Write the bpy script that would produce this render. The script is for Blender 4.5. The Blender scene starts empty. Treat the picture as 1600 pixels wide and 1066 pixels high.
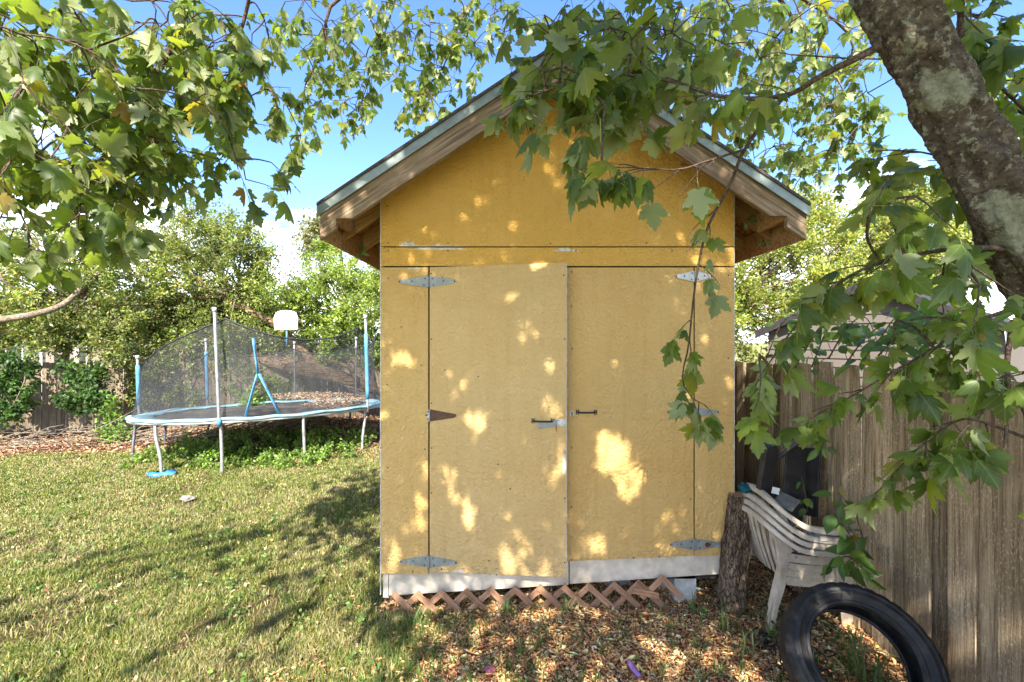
import bpy, bmesh, math, random
import numpy as np
from mathutils import Vector, Matrix
from mathutils.geometry import tessellate_polygon

random.seed(7)
rng = np.random.default_rng(11)
scene = bpy.context.scene
col = scene.collection
PI = math.pi
R = math.radians

# ------------------------------------------------------------------ camera
EYE = 2.0
FPX = 711.0            # focal length in pixels of the 1600 px wide photograph
cam_d = bpy.data.cameras.new('camera')
cam_d.sensor_width = 36.0
cam_d.lens = 36.0 * FPX / 1600.0
cam_d.clip_start = 0.02
cam_d.clip_end = 2000
cam_o = bpy.data.objects.new('camera', cam_d)
cam_o.location = (0, 0, EYE)
cam_o.rotation_euler = (R(90), 0, 0)
col.objects.link(cam_o)
scene.camera = cam_o

# ------------------------------------------------------------------ sky and sun
SUN_EL = R(44)
SUN_AZ = math.atan2(-0.10, -0.90)          # direction towards the sun: behind the camera
sun_vec = Vector((math.sin(SUN_AZ) * math.cos(SUN_EL), math.cos(SUN_AZ) * math.cos(SUN_EL), math.sin(SUN_EL)))

world = bpy.data.worlds.new('World')
scene.world = world
world.use_nodes = True
wn = world.node_tree
for n in list(wn.nodes):
    wn.nodes.remove(n)
w_out = wn.nodes.new('ShaderNodeOutputWorld')
w_bg = wn.nodes.new('ShaderNodeBackground')
w_sky = wn.nodes.new('ShaderNodeTexSky')
w_sky.sky_type = 'NISHITA'
w_sky.sun_disc = False
w_sky.sun_elevation = SUN_EL
w_sky.sun_rotation = SUN_AZ
w_sky.altitude = 0
w_sky.air_density = 1.0
w_sky.dust_density = 0.6
w_sky.ozone_density = 3.0
w_bg.inputs['Strength'].default_value = 0.10
# soft cumulus built into the sky: noise on the view direction, thicker low down
w_tc = wn.nodes.new('ShaderNodeTexCoord')
w_sep = wn.nodes.new('ShaderNodeSeparateXYZ')
w_map = wn.nodes.new('ShaderNodeMapping')
w_map.inputs['Scale'].default_value = (1.0, 1.0, 2.2)
w_map.inputs['Location'].default_value = (0.62, 0.15, 0.10)
w_noise = wn.nodes.new('ShaderNodeTexNoise')
w_noise.inputs['Scale'].default_value = 3.6
w_noise.inputs['Detail'].default_value = 9
w_noise.inputs['Roughness'].default_value = 0.56
w_low = wn.nodes.new('ShaderNodeMapRange')        # fewer clouds towards the zenith
w_low.inputs[1].default_value = 0.0
w_low.inputs[2].default_value = 0.46
w_low.inputs[3].default_value = 0.32
w_low.inputs[4].default_value = -0.19
w_add = wn.nodes.new('ShaderNodeMath'); w_add.operation = 'ADD'
w_ramp = wn.nodes.new('ShaderNodeValToRGB')
w_ramp.color_ramp.elements[0].position = 0.53
w_ramp.color_ramp.elements[1].position = 0.76
w_mix = wn.nodes.new('ShaderNodeMix'); w_mix.data_type = 'RGBA'
w_hsv = wn.nodes.new('ShaderNodeHueSaturation')
w_hsv.inputs['Saturation'].default_value = 1.16
w_hsv.inputs['Value'].default_value = 0.51
w_hsv.inputs['Hue'].default_value = 0.508
w_mix.inputs[7].default_value = (5.0, 5.2, 5.6, 1)
L = wn.links.new
L(w_tc.outputs['Generated'], w_map.inputs['Vector'])
L(w_map.outputs[0], w_noise.inputs['Vector'])
L(w_tc.outputs['Generated'], w_sep.inputs[0])
L(w_sep.outputs['Z'], w_low.inputs[0])
L(w_noise.outputs['Fac'], w_add.inputs[0])
L(w_low.outputs[0], w_add.inputs[1])
L(w_add.outputs[0], w_ramp.inputs[0])
L(w_ramp.outputs[0], w_mix.inputs[0])
L(w_sky.outputs[0], w_hsv.inputs['Color'])
L(w_hsv.outputs[0], w_mix.inputs[6])
L(w_mix.outputs[2], w_bg.inputs['Color'])
L(w_bg.outputs[0], w_out.inputs['Surface'])

sun_d = bpy.data.lights.new('sun', 'SUN')
sun_d.energy = 2.0
sun_d.angle = R(0.55)
sun_d.color = (1.0, 0.94, 0.85)
sun_o = bpy.data.objects.new('sun', sun_d)
sun_o.rotation_euler = (-sun_vec).to_track_quat('-Z', 'Y').to_euler()
sun_o.location = (-3, -8, 10)
col.objects.link(sun_o)

scene.view_settings.view_transform = 'Standard'
scene.view_settings.look = 'None'
scene.view_settings.gamma = 1.0
scene.view_settings.exposure = 3.22
scene.view_settings.use_curve_mapping = False
scene.render.engine = 'CYCLES'
scene.cycles.use_denoising = True
scene.cycles.max_bounces = 8
scene.cycles.diffuse_bounces = 4
scene.cycles.transparent_max_bounces = 16
scene.cycles.sample_clamp_indirect = 8

# ------------------------------------------------------------------ helpers
def P(px, py, Y):
    """point at depth Y that the photograph shows at pixel (px, py)"""
    return Vector(((px - 800.0) / FPX * Y, Y, EYE - (py - 533.0) / FPX * Y))

def proj(p):
    return 800 + FPX * p[0] / p[1], 533 - FPX * (p[2] - EYE) / p[1]

def sstep(a, b, x):
    t = np.clip((x - a) / (b - a), 0, 1)
    return t * t * (3 - 2 * t)

def ground_z(x, y):
    x = np.asarray(x, float); y = np.asarray(y, float)
    z = 0.012 * np.sin(1.3 * x + 0.7 * y) + 0.010 * np.sin(2.9 * x - 1.9 * y + 1.0)
    z = z + 0.028 * np.clip(x, -2, 3) * sstep(6.5, 3.0, y)
    z = z - 0.055 * np.exp(-((y - 3.45) / 0.45) ** 2) * (x > -1.6) * (x < 2.2)
    z = z - 0.10 * sstep(7.0, 9.5, y) * sstep(-4.0, -8.0, x)
    return z

def gz(x, y):
    return float(ground_z(x, y))

def new_mesh(name, verts, faces, mat=None, smooth=False, colors=None):
    me = bpy.data.meshes.new(name)
    if isinstance(faces, np.ndarray):
        verts = np.ascontiguousarray(verts, dtype=np.float32)
        nf, k = faces.shape
        me.vertices.add(len(verts)); me.vertices.foreach_set('co', verts.ravel())
        me.loops.add(nf * k); me.loops.foreach_set('vertex_index', np.ascontiguousarray(faces, dtype=np.int32).ravel())
        me.polygons.add(nf)
        me.polygons.foreach_set('loop_start', np.arange(0, nf * k, k, dtype=np.int32))
        me.update(calc_edges=True)
    else:
        me.from_pydata([tuple(v) for v in verts], [], faces)
        me.update()
    if mat:
        me.materials.append(mat)
    if smooth:
        me.polygons.foreach_set('use_smooth', np.ones(len(me.polygons), dtype=bool))
    if colors is not None:
        a = me.color_attributes.new('Col', 'FLOAT_COLOR', 'POINT')
        c = np.ones((len(colors), 4), np.float32); c[:, :3] = colors
        a.data.foreach_set('color', c.ravel())
    return me

def link(name, data, parent=None, loc=None):
    o = bpy.data.objects.new(name, data)
    col.objects.link(o)
    if parent is not None:
        o.parent = parent
    if loc is not None:
        o.location = loc
    return o

def obj(name, verts, faces, mat, parent=None, smooth=False, colors=None):
    return link(name, new_mesh(name, verts, faces, mat, smooth, colors), parent)

def tag(o, label, cat, group=None):
    o['label'] = label; o['category'] = cat
    if group:
        o['group'] = group
    return o

def thing(name, label, cat, loc=(0, 0, 0), group=None):
    o = bpy.data.objects.new(name, None)
    o.empty_display_size = 0.1
    col.objects.link(o)
    return tag(o, label, cat, group)

def kind(o, k):
    o['kind'] = k
    return o

class MB:
    """collects boxes, tubes and prisms and links them as one mesh"""
    def __init__(s):
        s.v = []; s.f = []
    def add(s, vs, fs):
        n = len(s.v)
        s.v += [tuple(v) for v in vs]
        s.f += [tuple(i + n for i in f) for f in fs]
        return s
    def box(s, x0, x1, y0, y1, z0, z1, M=None):
        vs = [Vector((x, y, z)) for x in (x0, x1) for y in (y0, y1) for z in (z0, z1)]
        if M is not None:
            vs = [M @ v for v in vs]
        return s.add(vs, [(0, 1, 3, 2), (4, 6, 7, 5), (0, 4, 5, 1), (2, 3, 7, 6), (0, 2, 6, 4), (1, 5, 7, 3)])
    def prism(s, poly, y0, y1):
        """polygon in XZ, extruded from y0 to y1"""
        n = len(poly)
        vs = [Vector((p[0], y0, p[1])) for p in poly] + [Vector((p[0], y1, p[1])) for p in poly]
        area = sum(poly[i][0] * poly[(i + 1) % n][1] - poly[(i + 1) % n][0] * poly[i][1] for i in range(n))
        a = list(range(n)); b = list(range(n, 2 * n))
        fs = [tuple(a), tuple(b[::-1])] if area > 0 else [tuple(a[::-1]), tuple(b)]
        for i in range(n):
            j = (i + 1) % n
            fs.append((i, i + n, j + n, j) if area > 0 else (i, j, j + n, i + n))
        return s.add(vs, fs)
    def tube(s, pts, rad, n=8, cap=True, flat=1.0):
        pts = [Vector(p) for p in pts]
        m = len(pts)
        if not hasattr(rad, '__len__'):
            rad = [rad] * m
        vs = []
        t0 = (pts[1] - pts[0]).normalized()
        up = Vector((0, 0, 1)) if abs(t0.z) < 0.9 else Vector((1, 0, 0))
        u = t0.cross(up).normalized()
        for i in range(m):
            t = (pts[min(i + 1, m - 1)] - pts[max(i - 1, 0)]).normalized()
            u = (u - t * u.dot(t)).normalized()
            w = t.cross(u)
            for k in range(n):
                a = 2 * PI * k / n
                vs.append(pts[i] + (u * math.cos(a) + w * math.sin(a) * flat) * rad[i])
        fs = []
        for i in range(m - 1):
            for k in range(n):
                k2 = (k + 1) % n
                fs.append((i * n + k, i * n + k2, (i + 1) * n + k2, (i + 1) * n + k))
        if cap:
            fs.append(tuple(range(n))[::-1]); fs.append(tuple((m - 1) * n + k for k in range(n)))
        return s.add(vs, fs)
    def build(s, name, mat, parent=None, smooth=False, bevel=0.0, seg=2):
        me = new_mesh(name, s.v, s.f, mat, smooth)
        if bevel > 0:
            bm = bmesh.new(); bm.from_mesh(me)
            bmesh.ops.recalc_face_normals(bm, faces=bm.faces)
            ed = [e for e in bm.edges if len(e.link_faces) == 2 and e.calc_face_angle(0) > 0.6]
            bmesh.ops.bevel(bm, geom=ed, offset=bevel, segments=seg, affect='EDGES', profile=0.6)
            bm.to_mesh(me); bm.free()
        return link(name, me, parent)

def spline(pts, n):
    """Catmull-Rom through points"""
    pts = [Vector(p) for p in pts]
    q = [pts[0] * 2 - pts[1]] + pts + [pts[-1] * 2 - pts[-2]]
    out = []
    m = len(pts) - 1
    for i in range(n):
        t = i / (n - 1) * m
        k = min(int(t), m - 1); f = t - k
        a, b, c, d = q[k:k + 4]
        out.append(0.5 * ((2 * b) + (c - a) * f + (2 * a - 5 * b + 4 * c - d) * f * f + (3 * b - a - 3 * c + d) * f ** 3))
    return out

def lathe_path(path, closed=False):
    return path

# ------------------------------------------------------------------ materials
def newmat(name, rough=0.8, spec=0.25):
    m = bpy.data.materials.new(name)
    m.use_nodes = True
    nt = m.node_tree
    b = nt.nodes['Principled BSDF']
    b.inputs['Roughness'].default_value = rough
    b.inputs['Specular IOR Level'].default_value = spec
    return m, nt, b

def nd(nt, t, **kw):
    n = nt.nodes.new(t)
    for k, v in kw.items():
        if k in n.inputs.keys():
            n.inputs[k].default_value = v
        else:
            setattr(n, k, v)
    return n

def coords(nt, scale=(1, 1, 1), kind_='Object', loc=(0, 0, 0)):
    tc = nt.nodes.new('ShaderNodeTexCoord')
    mp = nt.nodes.new('ShaderNodeMapping')
    mp.inputs['Scale'].default_value = scale
    mp.inputs['Location'].default_value = loc
    nt.links.new(tc.outputs[kind_], mp.inputs[0])
    return mp.outputs[0]

def noise(nt, vec, scale, detail=5, rough=0.55, dist=0.0):
    n = nd(nt, 'ShaderNodeTexNoise', Scale=scale, Detail=detail, Roughness=rough, Distortion=dist)
    nt.links.new(vec, n.inputs['Vector'])
    return n.outputs['Fac']

def ramp(nt, fac, stops, interp='LINEAR'):
    r = nt.nodes.new('ShaderNodeValToRGB')
    cr = r.color_ramp
    cr.interpolation = interp
    while len(cr.elements) < len(stops):
        cr.elements.new(0.5)
    for e, (p, c) in zip(cr.elements, stops):
        e.position = p
        e.color = (c, c, c, 1) if not hasattr(c, '__len__') else (*c, 1)
    nt.links.new(fac, r.inputs[0])
    return r.outputs[0]

def mix(nt, fac, a, b, mode='MIX'):
    m = nt.nodes.new('ShaderNodeMix'); m.data_type = 'RGBA'; m.blend_type = mode
    for i, v in ((0, fac), (6, a), (7, b)):
        if isinstance(v, (int, float)):
            m.inputs[i].default_value = v
        elif isinstance(v, tuple):
            m.inputs[i].default_value = (*v, 1)
        else:
            nt.links.new(v, m.inputs[i])
    return m.outputs[2]

def mul(nt, a, b, op='MULTIPLY'):
    m = nt.nodes.new('ShaderNodeMath'); m.operation = op
    for i, v in ((0, a), (1, b)):
        if isinstance(v, (int, float)):
            m.inputs[i].default_value = v
        else:
            nt.links.new(v, m.inputs[i])
    return m.outputs[0]

def bump(nt, b, h, strength=0.4, dist=0.01):
    n = nd(nt, 'ShaderNodeBump', Strength=strength, Distance=dist)
    nt.links.new(h, n.inputs['Height'])
    nt.links.new(n.outputs[0], b.inputs['Normal'])

def stucco(name, c_deep, c_pale):
    m, nt, b = newmat(name, 0.72, 0.25)
    v = coords(nt)
    big = noise(nt, v, 1.6, 4, 0.6)
    mid = noise(nt, v, 9, 5, 0.6)
    c = mix(nt, ramp(nt, big, [(0.32, 0.0), (0.70, 1.0)]), c_deep, c_pale)
    c = mix(nt, ramp(nt, mid, [(0.38, 0.20), (0.66, 0.0)]), c, tuple(x * 0.80 for x in c_deep))
    # vertical rain streaks
    st = noise(nt, coords(nt, (14, 14, 0.7)), 1.0, 4, 0.6)
    c = mix(nt, ramp(nt, st, [(0.52, 0.0), (0.80, 0.36)]), c, tuple(x * 0.72 for x in c_deep))
    # small dark flecks
    fl = noise(nt, v, 55, 2, 0.5)
    c = mix(nt, ramp(nt, fl, [(0.735, 0.0), (0.78, 0.7)]), c, (0.16, 0.11, 0.05))
    # rain-splash dirt along the foot of the wall
    tcz = nt.nodes.new('ShaderNodeTexCoord'); sz = nt.nodes.new('ShaderNodeSeparateXYZ'); nt.links.new(tcz.outputs['Object'], sz.inputs[0])
    low = ramp(nt, sz.outputs['Z'], [(0.20, 1.0), (0.62, 0.0)])
    sp = noise(nt, v, 22, 5, 0.65)
    c = mix(nt, mul(nt, low, ramp(nt, sp, [(0.45, 0.0), (0.68, 0.55)])), c, (0.30, 0.22, 0.12))
    nt.links.new(c, b.inputs['Base Color'])
    # knockdown relief
    vo = nd(nt, 'ShaderNodeTexVoronoi', Scale=42.0, feature='SMOOTH_F1')
    wv = nt.nodes.new('ShaderNodeVectorMath'); wv.operation = 'ADD'
    ns = nd(nt, 'ShaderNodeTexNoise', Scale=30.0, Detail=2.0)
    nt.links.new(v, ns.inputs['Vector'])
    sc = nt.nodes.new('ShaderNodeVectorMath'); sc.operation = 'SCALE'; sc.inputs['Scale'].default_value = 0.035
    nt.links.new(ns.outputs['Color'], sc.inputs[0])
    nt.links.new(v, wv.inputs[0]); nt.links.new(sc.outputs[0], wv.inputs[1])
    nt.links.new(wv.outputs[0], vo.inputs['Vector'])
    n2 = noise(nt, wv.outputs[0], 95, 3, 0.6)
    h = mul(nt, mul(nt, vo.outputs['Distance'], 0.9), n2, 'ADD')
    bump(nt, b, h, 0.85, 0.016)
    return m

def wood(name, c1, c2, c3, grain=(18, 18, 1.2), rough=0.85, bstr=0.5, rand=0.25, tilt=0.0):
    """weathered timber; grain runs along local Z unless the scale says otherwise"""
    m, nt, b = newmat(name, rough, 0.2)
    oi = nt.nodes.new('ShaderNodeObjectInfo')
    tc = nt.nodes.new('ShaderNodeTexCoord')
    off = nt.nodes.new('ShaderNodeVectorMath'); off.operation = 'MULTIPLY_ADD'
    cb = nt.nodes.new('ShaderNodeCombineXYZ')
    for i in range(3):
        nt.links.new(oi.outputs['Random'], cb.inputs[i])
    off.inputs[1].default_value = (37, 53, 71)
    nt.links.new(cb.outputs[0], off.inputs[0]); nt.links.new(tc.outputs['Object'], off.inputs[2])
    rot = nt.nodes.new('ShaderNodeMapping'); rot.inputs['Rotation'].default_value = (0, tilt, 0)
    nt.links.new(off.outputs[0], rot.inputs[0])
    mp = nt.nodes.new('ShaderNodeMapping'); mp.inputs['Scale'].default_value = grain
    nt.links.new(rot.outputs[0], mp.inputs[0])
    g = noise(nt, mp.outputs[0], 2.2, 7, 0.65, 0.6)
    c = ramp(nt, g, [(0.30, c3), (0.48, c1), (0.66, c2)])
    bl = noise(nt, off.outputs[0], 3.0, 4, 0.6)
    c = mix(nt, ramp(nt, bl, [(0.42, 0.0), (0.7, 0.55)]), c, tuple(x * 0.62 for x in c1))
    r = ramp(nt, oi.outputs['Random'], [(0.0, 1 - rand), (1.0, 1 + rand * 0.6)])
    c = mix(nt, 1.0, c, r, 'MULTIPLY')
    nt.links.new(c, b.inputs['Base Color'])
    bump(nt, b, g, bstr, 0.01)
    return m

def plain(name, c, rough=0.6, spec=0.3, var=0.25, scale=14, metal=0.0, bstr=0.0, dirt=None):
    m, nt, b = newmat(name, rough, spec)
    v = coords(nt)
    n = noise(nt, v, scale, 5, 0.6)
    cc = mix(nt, ramp(nt, n, [(0.35, 0.0), (0.68, 1.0)]), tuple(x * (1 - var) for x in c), tuple(min(1, x * (1 + var * 0.4)) for x in c))
    if dirt:
        n3 = noise(nt, v, scale * 0.45, 6, 0.65)
        cc = mix(nt, ramp(nt, n3, [(0.48, 0.0), (0.66, 0.8)]), cc, dirt)
    nt.links.new(cc, b.inputs['Base Color'])
    b.inputs['Metallic'].default_value = metal
    nr = ramp(nt, n, [(0.3, max(0, rough - 0.12)), (0.7, min(1, rough + 0.12))])
    nt.links.new(nr, b.inputs['Roughness'])
    if bstr:
        bump(nt, b, n, bstr, 0.01)
    return m

def leafmat(name, attr=True, veins=False, top=(0.06, 0.13, 0.02), under=(0.16, 0.22, 0.10), transl=0.42, gloss=0.4, under_mix=0.0, tcol=None):
    """thin leaf: reflects a little, lets light through; the underside is paler"""
    m = bpy.data.materials.new(name); m.use_nodes = True
    nt = m.node_tree
    b = nt.nodes['Principled BSDF']; out = nt.nodes['Material Output']
    b.inputs['Roughness'].default_value = gloss
    b.inputs['Specular IOR Level'].default_value = 0.35
    if attr:
        a = nt.nodes.new('ShaderNodeVertexColor'); a.layer_name = 'Col'
        ctop = a.outputs[0]
        cund = mix(nt, under_mix, ctop, under)
    else:
        g = nt.nodes.new('ShaderNodeNewGeometry'); oi = nt.nodes.new('ShaderNodeObjectInfo')
        rnd = mul(nt, mul(nt, g.outputs['Random Per Island'], oi.outputs['Random'], 'ADD'), 1.0, 'MODULO')
        ctop = ramp(nt, rnd, [(0.0, tuple(x * 0.62 for x in top)), (0.5, top), (0.86, (top[0] * 1.5, top[1] * 1.35, top[2] * 1.2)),
                              (0.985, (top[0] * 2.2, top[1] * 1.5, top[2] * 1.0)), (1.0, (0.20, 0.12, 0.02))])
        cund = ramp(nt, rnd, [(0.0, tuple(x * 0.8 for x in under)), (1.0, tuple(x * 1.15 for x in under))])
    g2 = nt.nodes.new('ShaderNodeNewGeometry')
    cc = mix(nt, g2.outputs['Backfacing'], ctop, cund)
    # veins and blotches
    v = coords(nt)
    n = noise(nt, v, 40, 3, 0.6)
    cc = mix(nt, 1.0, cc, ramp(nt, n, [(0.3, 0.85), (0.7, 1.1)]), 'MULTIPLY')
    if veins:
        tcv = nt.nodes.new('ShaderNodeTexCoord'); sv = nt.nodes.new('ShaderNodeSeparateXYZ'); nt.links.new(tcv.outputs['Object'], sv.inputs[0])
        ax = mul(nt, sv.outputs['X'], 0.0, 'ABSOLUTE')
        def line(c_, s_, y0, w_):
            d = mul(nt, mul(nt, ax, c_), mul(nt, mul(nt, sv.outputs['Y'], y0, 'SUBTRACT'), s_), 'SUBTRACT')
            return ramp(nt, mul(nt, d, 0.0, 'ABSOLUTE'), [(0.0, 1.0), (w_, 0.0)])
        vm = line(1.0, 0.0, 0.0, 0.022)
        for th, y0 in ((42, 0.0), (80, 0.02), (50, 0.32), (48, 0.52)):
            vm = mul(nt, vm, mul(nt, line(math.cos(R(th)), math.sin(R(th)), y0, 0.014), 0.8), 'MAXIMUM')
        cc = mix(nt, mul(nt, vm, 0.55), cc, (0.30, 0.33, 0.14))
        sp = noise(nt, v, 9, 4, 0.6)
        cc = mix(nt, ramp(nt, sp, [(0.66, 0.0), (0.72, 0.8)]), cc, (0.16, 0.09, 0.03))
    nt.links.new(cc, b.inputs['Base Color'])
    tr = nt.nodes.new('ShaderNodeBsdfTranslucent')
    tmix = mix(nt, 1.0, ctop, tcol if tcol else (2.6, 2.3, 1.2), 'MULTIPLY')
    nt.links.new(tmix, tr.inputs['Color'])
    ms = nt.nodes.new('ShaderNodeMixShader'); ms.inputs[0].default_value = transl
    nt.links.new(b.outputs[0], ms.inputs[1]); nt.links.new(tr.outputs[0], ms.inputs[2])
    nt.links.new(ms.outputs[0], out.inputs['Surface'])
    return m

M = {}
M['stucco'] = stucco('faded_yellow_stucco', (0.62, 0.375, 0.115), (0.66, 0.435, 0.16))
M['stucco_door'] = stucco('pale_yellow_stucco', (0.62, 0.395, 0.145), (0.66, 0.455, 0.19))
M['stucco_gable'] = stucco('deep_yellow_stucco', (0.66, 0.365, 0.065), (0.68, 0.395, 0.095))
M['skirt_white'] = plain('dirty_white_board', (0.62, 0.53, 0.40), 0.75, 0.2, 0.25, 9, bstr=0.25, dirt=(0.36, 0.29, 0.20))
M['peel'] = plain('bare_primer', (0.62, 0.58, 0.48), 0.8, 0.2, 0.3, 30, bstr=0.4, dirt=(0.36, 0.31, 0.2))
M['white_edge'] = plain('chipped_edge', (0.62, 0.60, 0.54), 0.8, 0.2, 0.3, 30, bstr=0.3, dirt=(0.4, 0.27, 0.09))
PITCH = math.atan(0.667)
for _s, _t in ((-1, PITCH), (1, -PITCH)):
    M['wood_barge%d' % _s] = wood('weathered_pine', (0.23, 0.155, 0.09), (0.36, 0.28, 0.19), (0.065, 0.036, 0.02), (1.0, 26, 26), 0.9, 0.8, 0.12, _t)
    M['wood_raft%d' % _s] = wood('orange_pine', (0.36, 0.20, 0.085), (0.46, 0.29, 0.14), (0.13, 0.06, 0.025), (1.2, 22, 22), 0.85, 0.6, 0.3, _t)
M['wood_raft'] = wood('orange_offcut', (0.36, 0.20, 0.085), (0.46, 0.29, 0.14), (0.13, 0.06, 0.025), (1.2, 18, 18), 0.85, 0.5, 0.3)
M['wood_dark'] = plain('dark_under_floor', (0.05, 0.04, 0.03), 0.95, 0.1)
M['lattice'] = wood('brown_lath', (0.33, 0.175, 0.095), (0.43, 0.26, 0.155), (0.14, 0.07, 0.036), (2, 26, 26), 0.85, 0.5, 0.25)
M['galv'] = plain('weathered_zinc', (0.30, 0.315, 0.285), 0.55, 0.5, 0.3, 30, 0.35, 0.25, dirt=(0.20, 0.21, 0.17))
M['galv_new'] = plain('bright_zinc', (0.52, 0.52, 0.49), 0.45, 0.5, 0.25, 40, 0.3, 0.15)
M['screw'] = plain('dark_screw', (0.07, 0.065, 0.055), 0.5, 0.5, 0.3, 60, 0.6)
M['rust'] = plain('rust_brown', (0.13, 0.045, 0.02), 0.9, 0.2, 0.4, 60, 0.0, 0.5)
M['rust_hinge'] = plain('brown_painted_hinge', (0.13, 0.07, 0.04), 0.7, 0.3, 0.35, 50, 0.2, 0.3)
M['black_iron'] = plain('black_iron', (0.025, 0.024, 0.024), 0.45, 0.5, 0.3, 40, 0.4)
M['drip'] = plain('galvanised_drip_edge', (0.24, 0.28, 0.245), 0.42, 0.5, 0.35, 10, 0.3, 0.2, dirt=(0.15, 0.17, 0.14))
M['shingle'] = plain('dark_shingle', (0.09, 0.075, 0.065), 0.95, 0.1, 0.4, 60, 0, 0.6)
M['fence'] = None

# fence boards: grey timber with vertical streaks and pale lichen flecks
def fence_mat(name, c1, c2, c3, lichen=0.75):
    m, nt, b = newmat(name, 0.95, 0.1)
    oi = nt.nodes.new('ShaderNodeObjectInfo')
    tc = nt.nodes.new('ShaderNodeTexCoord')
    off = nt.nodes.new('ShaderNodeVectorMath'); off.operation = 'MULTIPLY_ADD'
    cb = nt.nodes.new('ShaderNodeCombineXYZ')
    for i in range(3):
        nt.links.new(oi.outputs['Random'], cb.inputs[i])
    off.inputs[1].default_value = (31, 47, 67)
    nt.links.new(cb.outputs[0], off.inputs[0]); nt.links.new(tc.outputs['Object'], off.inputs[2])
    mp = nt.nodes.new('ShaderNodeMapping'); mp.inputs['Scale'].default_value = (26, 26, 1.1)
    nt.links.new(off.outputs[0], mp.inputs[0])
    g = noise(nt, mp.outputs[0], 1.6, 8, 0.74, 0.5)
    c = ramp(nt, g, [(0.36, c3), (0.52, c1), (0.68, c2)])
    mp3 = nt.nodes.new('ShaderNodeMapping'); mp3.inputs['Scale'].default_value = (60, 60, 2.0)
    nt.links.new(off.outputs[0], mp3.inputs[0])
    fs = noise(nt, mp3.outputs[0], 1.0, 5, 0.7)
    c = mix(nt, ramp(nt, fs, [(0.52, 0.0), (0.66, 0.75)]), c, c3)
    bl = noise(nt, off.outputs[0], 2.2, 4, 0.6)
    c = mix(nt, ramp(nt, bl, [(0.42, 0.0), (0.72, 0.7)]), c, tuple(x * 0.55 for x in c1))
    mp2 = nt.nodes.new('ShaderNodeMapping'); mp2.inputs['Scale'].default_value = (1, 1, 0.45)
    nt.links.new(off.outputs[0], mp2.inputs[0])
    li = noise(nt, mp2.outputs[0], 110, 4, 0.7)
    li2 = noise(nt, mp2.outputs[0], 6, 3, 0.6)
    lm = mul(nt, ramp(nt, li, [(0.52, 0.0), (0.66, 0.85)]), ramp(nt, li2, [(0.35, 0.0), (0.6, lichen)]))
    c = mix(nt, lm, c, tuple(min(1, x * 1.45 + 0.03) for x in c2))
    c = mix(nt, 1.0, c, ramp(nt, oi.outputs['Random'], [(0.0, 0.58), (0.5, 0.95), (1.0, 1.18)]), 'MULTIPLY')
    nt.links.new(c, b.inputs['Base Color'])
    bump(nt, b, g, 0.9, 0.014)
    return m
M['fence'] = fence_mat('lichened_fence_board', (0.40, 0.295, 0.175), (0.52, 0.41, 0.265), (0.13, 0.088, 0.048))
M['fence_far'] = fence_mat('far_fence_board', (0.22, 0.175, 0.12), (0.29, 0.24, 0.17), (0.10, 0.075, 0.05), 0.3)  # far fence has its own darker tone with less lichen

# bark
def bark_mat(name, c1, c2, c3, lichen=None, sc=(1, 1, 0.35), s=30, bs=1.0, cr=0.75):
    m, nt, b = newmat(name, 0.95, 0.1)
    v = coords(nt, sc)
    g = noise(nt, v, s, 8, 0.7, 0.4)
    g2 = noise(nt, v, s * 0.28, 5, 0.6)
    c = ramp(nt, g, [(0.32, c3), (0.5, c1), (0.68, c2)])
    c = mix(nt, ramp(nt, g2, [(0.4, 0.5), (0.65, 0.0)]), c, c3)
    vo = nd(nt, 'ShaderNodeTexVoronoi', Scale=s * 0.9, feature='DISTANCE_TO_EDGE')
    wp = nt.nodes.new('ShaderNodeVectorMath'); wp.operation = 'MULTIPLY_ADD'
    nz = nd(nt, 'ShaderNodeTexNoise', Scale=s * 0.6, Detail=3.0)
    nt.links.new(v, nz.inputs['Vector'])
    nt.links.new(nz.outputs['Color'], wp.inputs[0]); wp.inputs[1].default_value = (2.4 / s,) * 3; nt.links.new(v, wp.inputs[2])
    nt.links.new(wp.outputs[0], vo.inputs['Vector'])
    crack = ramp(nt, vo.outputs['Distance'], [(0.0, 1.0), (0.12, 0.0)])
    c = mix(nt, mul(nt, crack, cr), c, tuple(x * 0.7 for x in c3))
    h = mul(nt, g, mul(nt, crack, -0.65 * cr), 'ADD')
    if lichen:
        v2 = coords(nt)
        l1 = noise(nt, v2, 5.5, 2, 0.5, 0.3)
        l2 = noise(nt, v2, 70, 4, 0.7)
        f = ramp(nt, mul(nt, l1, mul(nt, l2, 0.16), 'ADD'), [(0.64, 0.0), (0.68, 0.85)])
        lc = mix(nt, ramp(nt, l2, [(0.35, 0.0), (0.65, 1.0)]), tuple(x * 0.55 for x in lichen), lichen)
        c = mix(nt, f, c, lc)
        sp = noise(nt, v2, 48, 3, 0.6)
        c = mix(nt, ramp(nt, sp, [(0.56, 0.0), (0.64, 0.75)]), c, tuple(x * 0.9 for x in lichen))
    nt.links.new(c, b.inputs['Base Color'])
    bump(nt, b, h, bs, 0.035)
    return m
M['bark_maple'] = bark_mat('lichened_maple_bark', (0.145, 0.108, 0.072), (0.25, 0.20, 0.14), (0.04, 0.028, 0.018), (0.34, 0.33, 0.21), (1, 1, 1.3), 34, 0.8, 0.18)
M['twig'] = bark_mat('twig_bark', (0.15, 0.105, 0.075), (0.24, 0.18, 0.13), (0.06, 0.04, 0.03), None, (1, 1, 1), 60, 0.5)
M['bark_log'] = bark_mat('rough_log_bark', (0.32, 0.225, 0.145), (0.46, 0.35, 0.24), (0.06, 0.038, 0.022), None, (1, 1, 0.28), 55, 1.0)
M['bark_fallen'] = bark_mat('tan_fallen_trunk', (0.30, 0.20, 0.12), (0.40, 0.29, 0.18), (0.10, 0.06, 0.034), None, (0.35, 1, 1), 16, 1.0)
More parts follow.
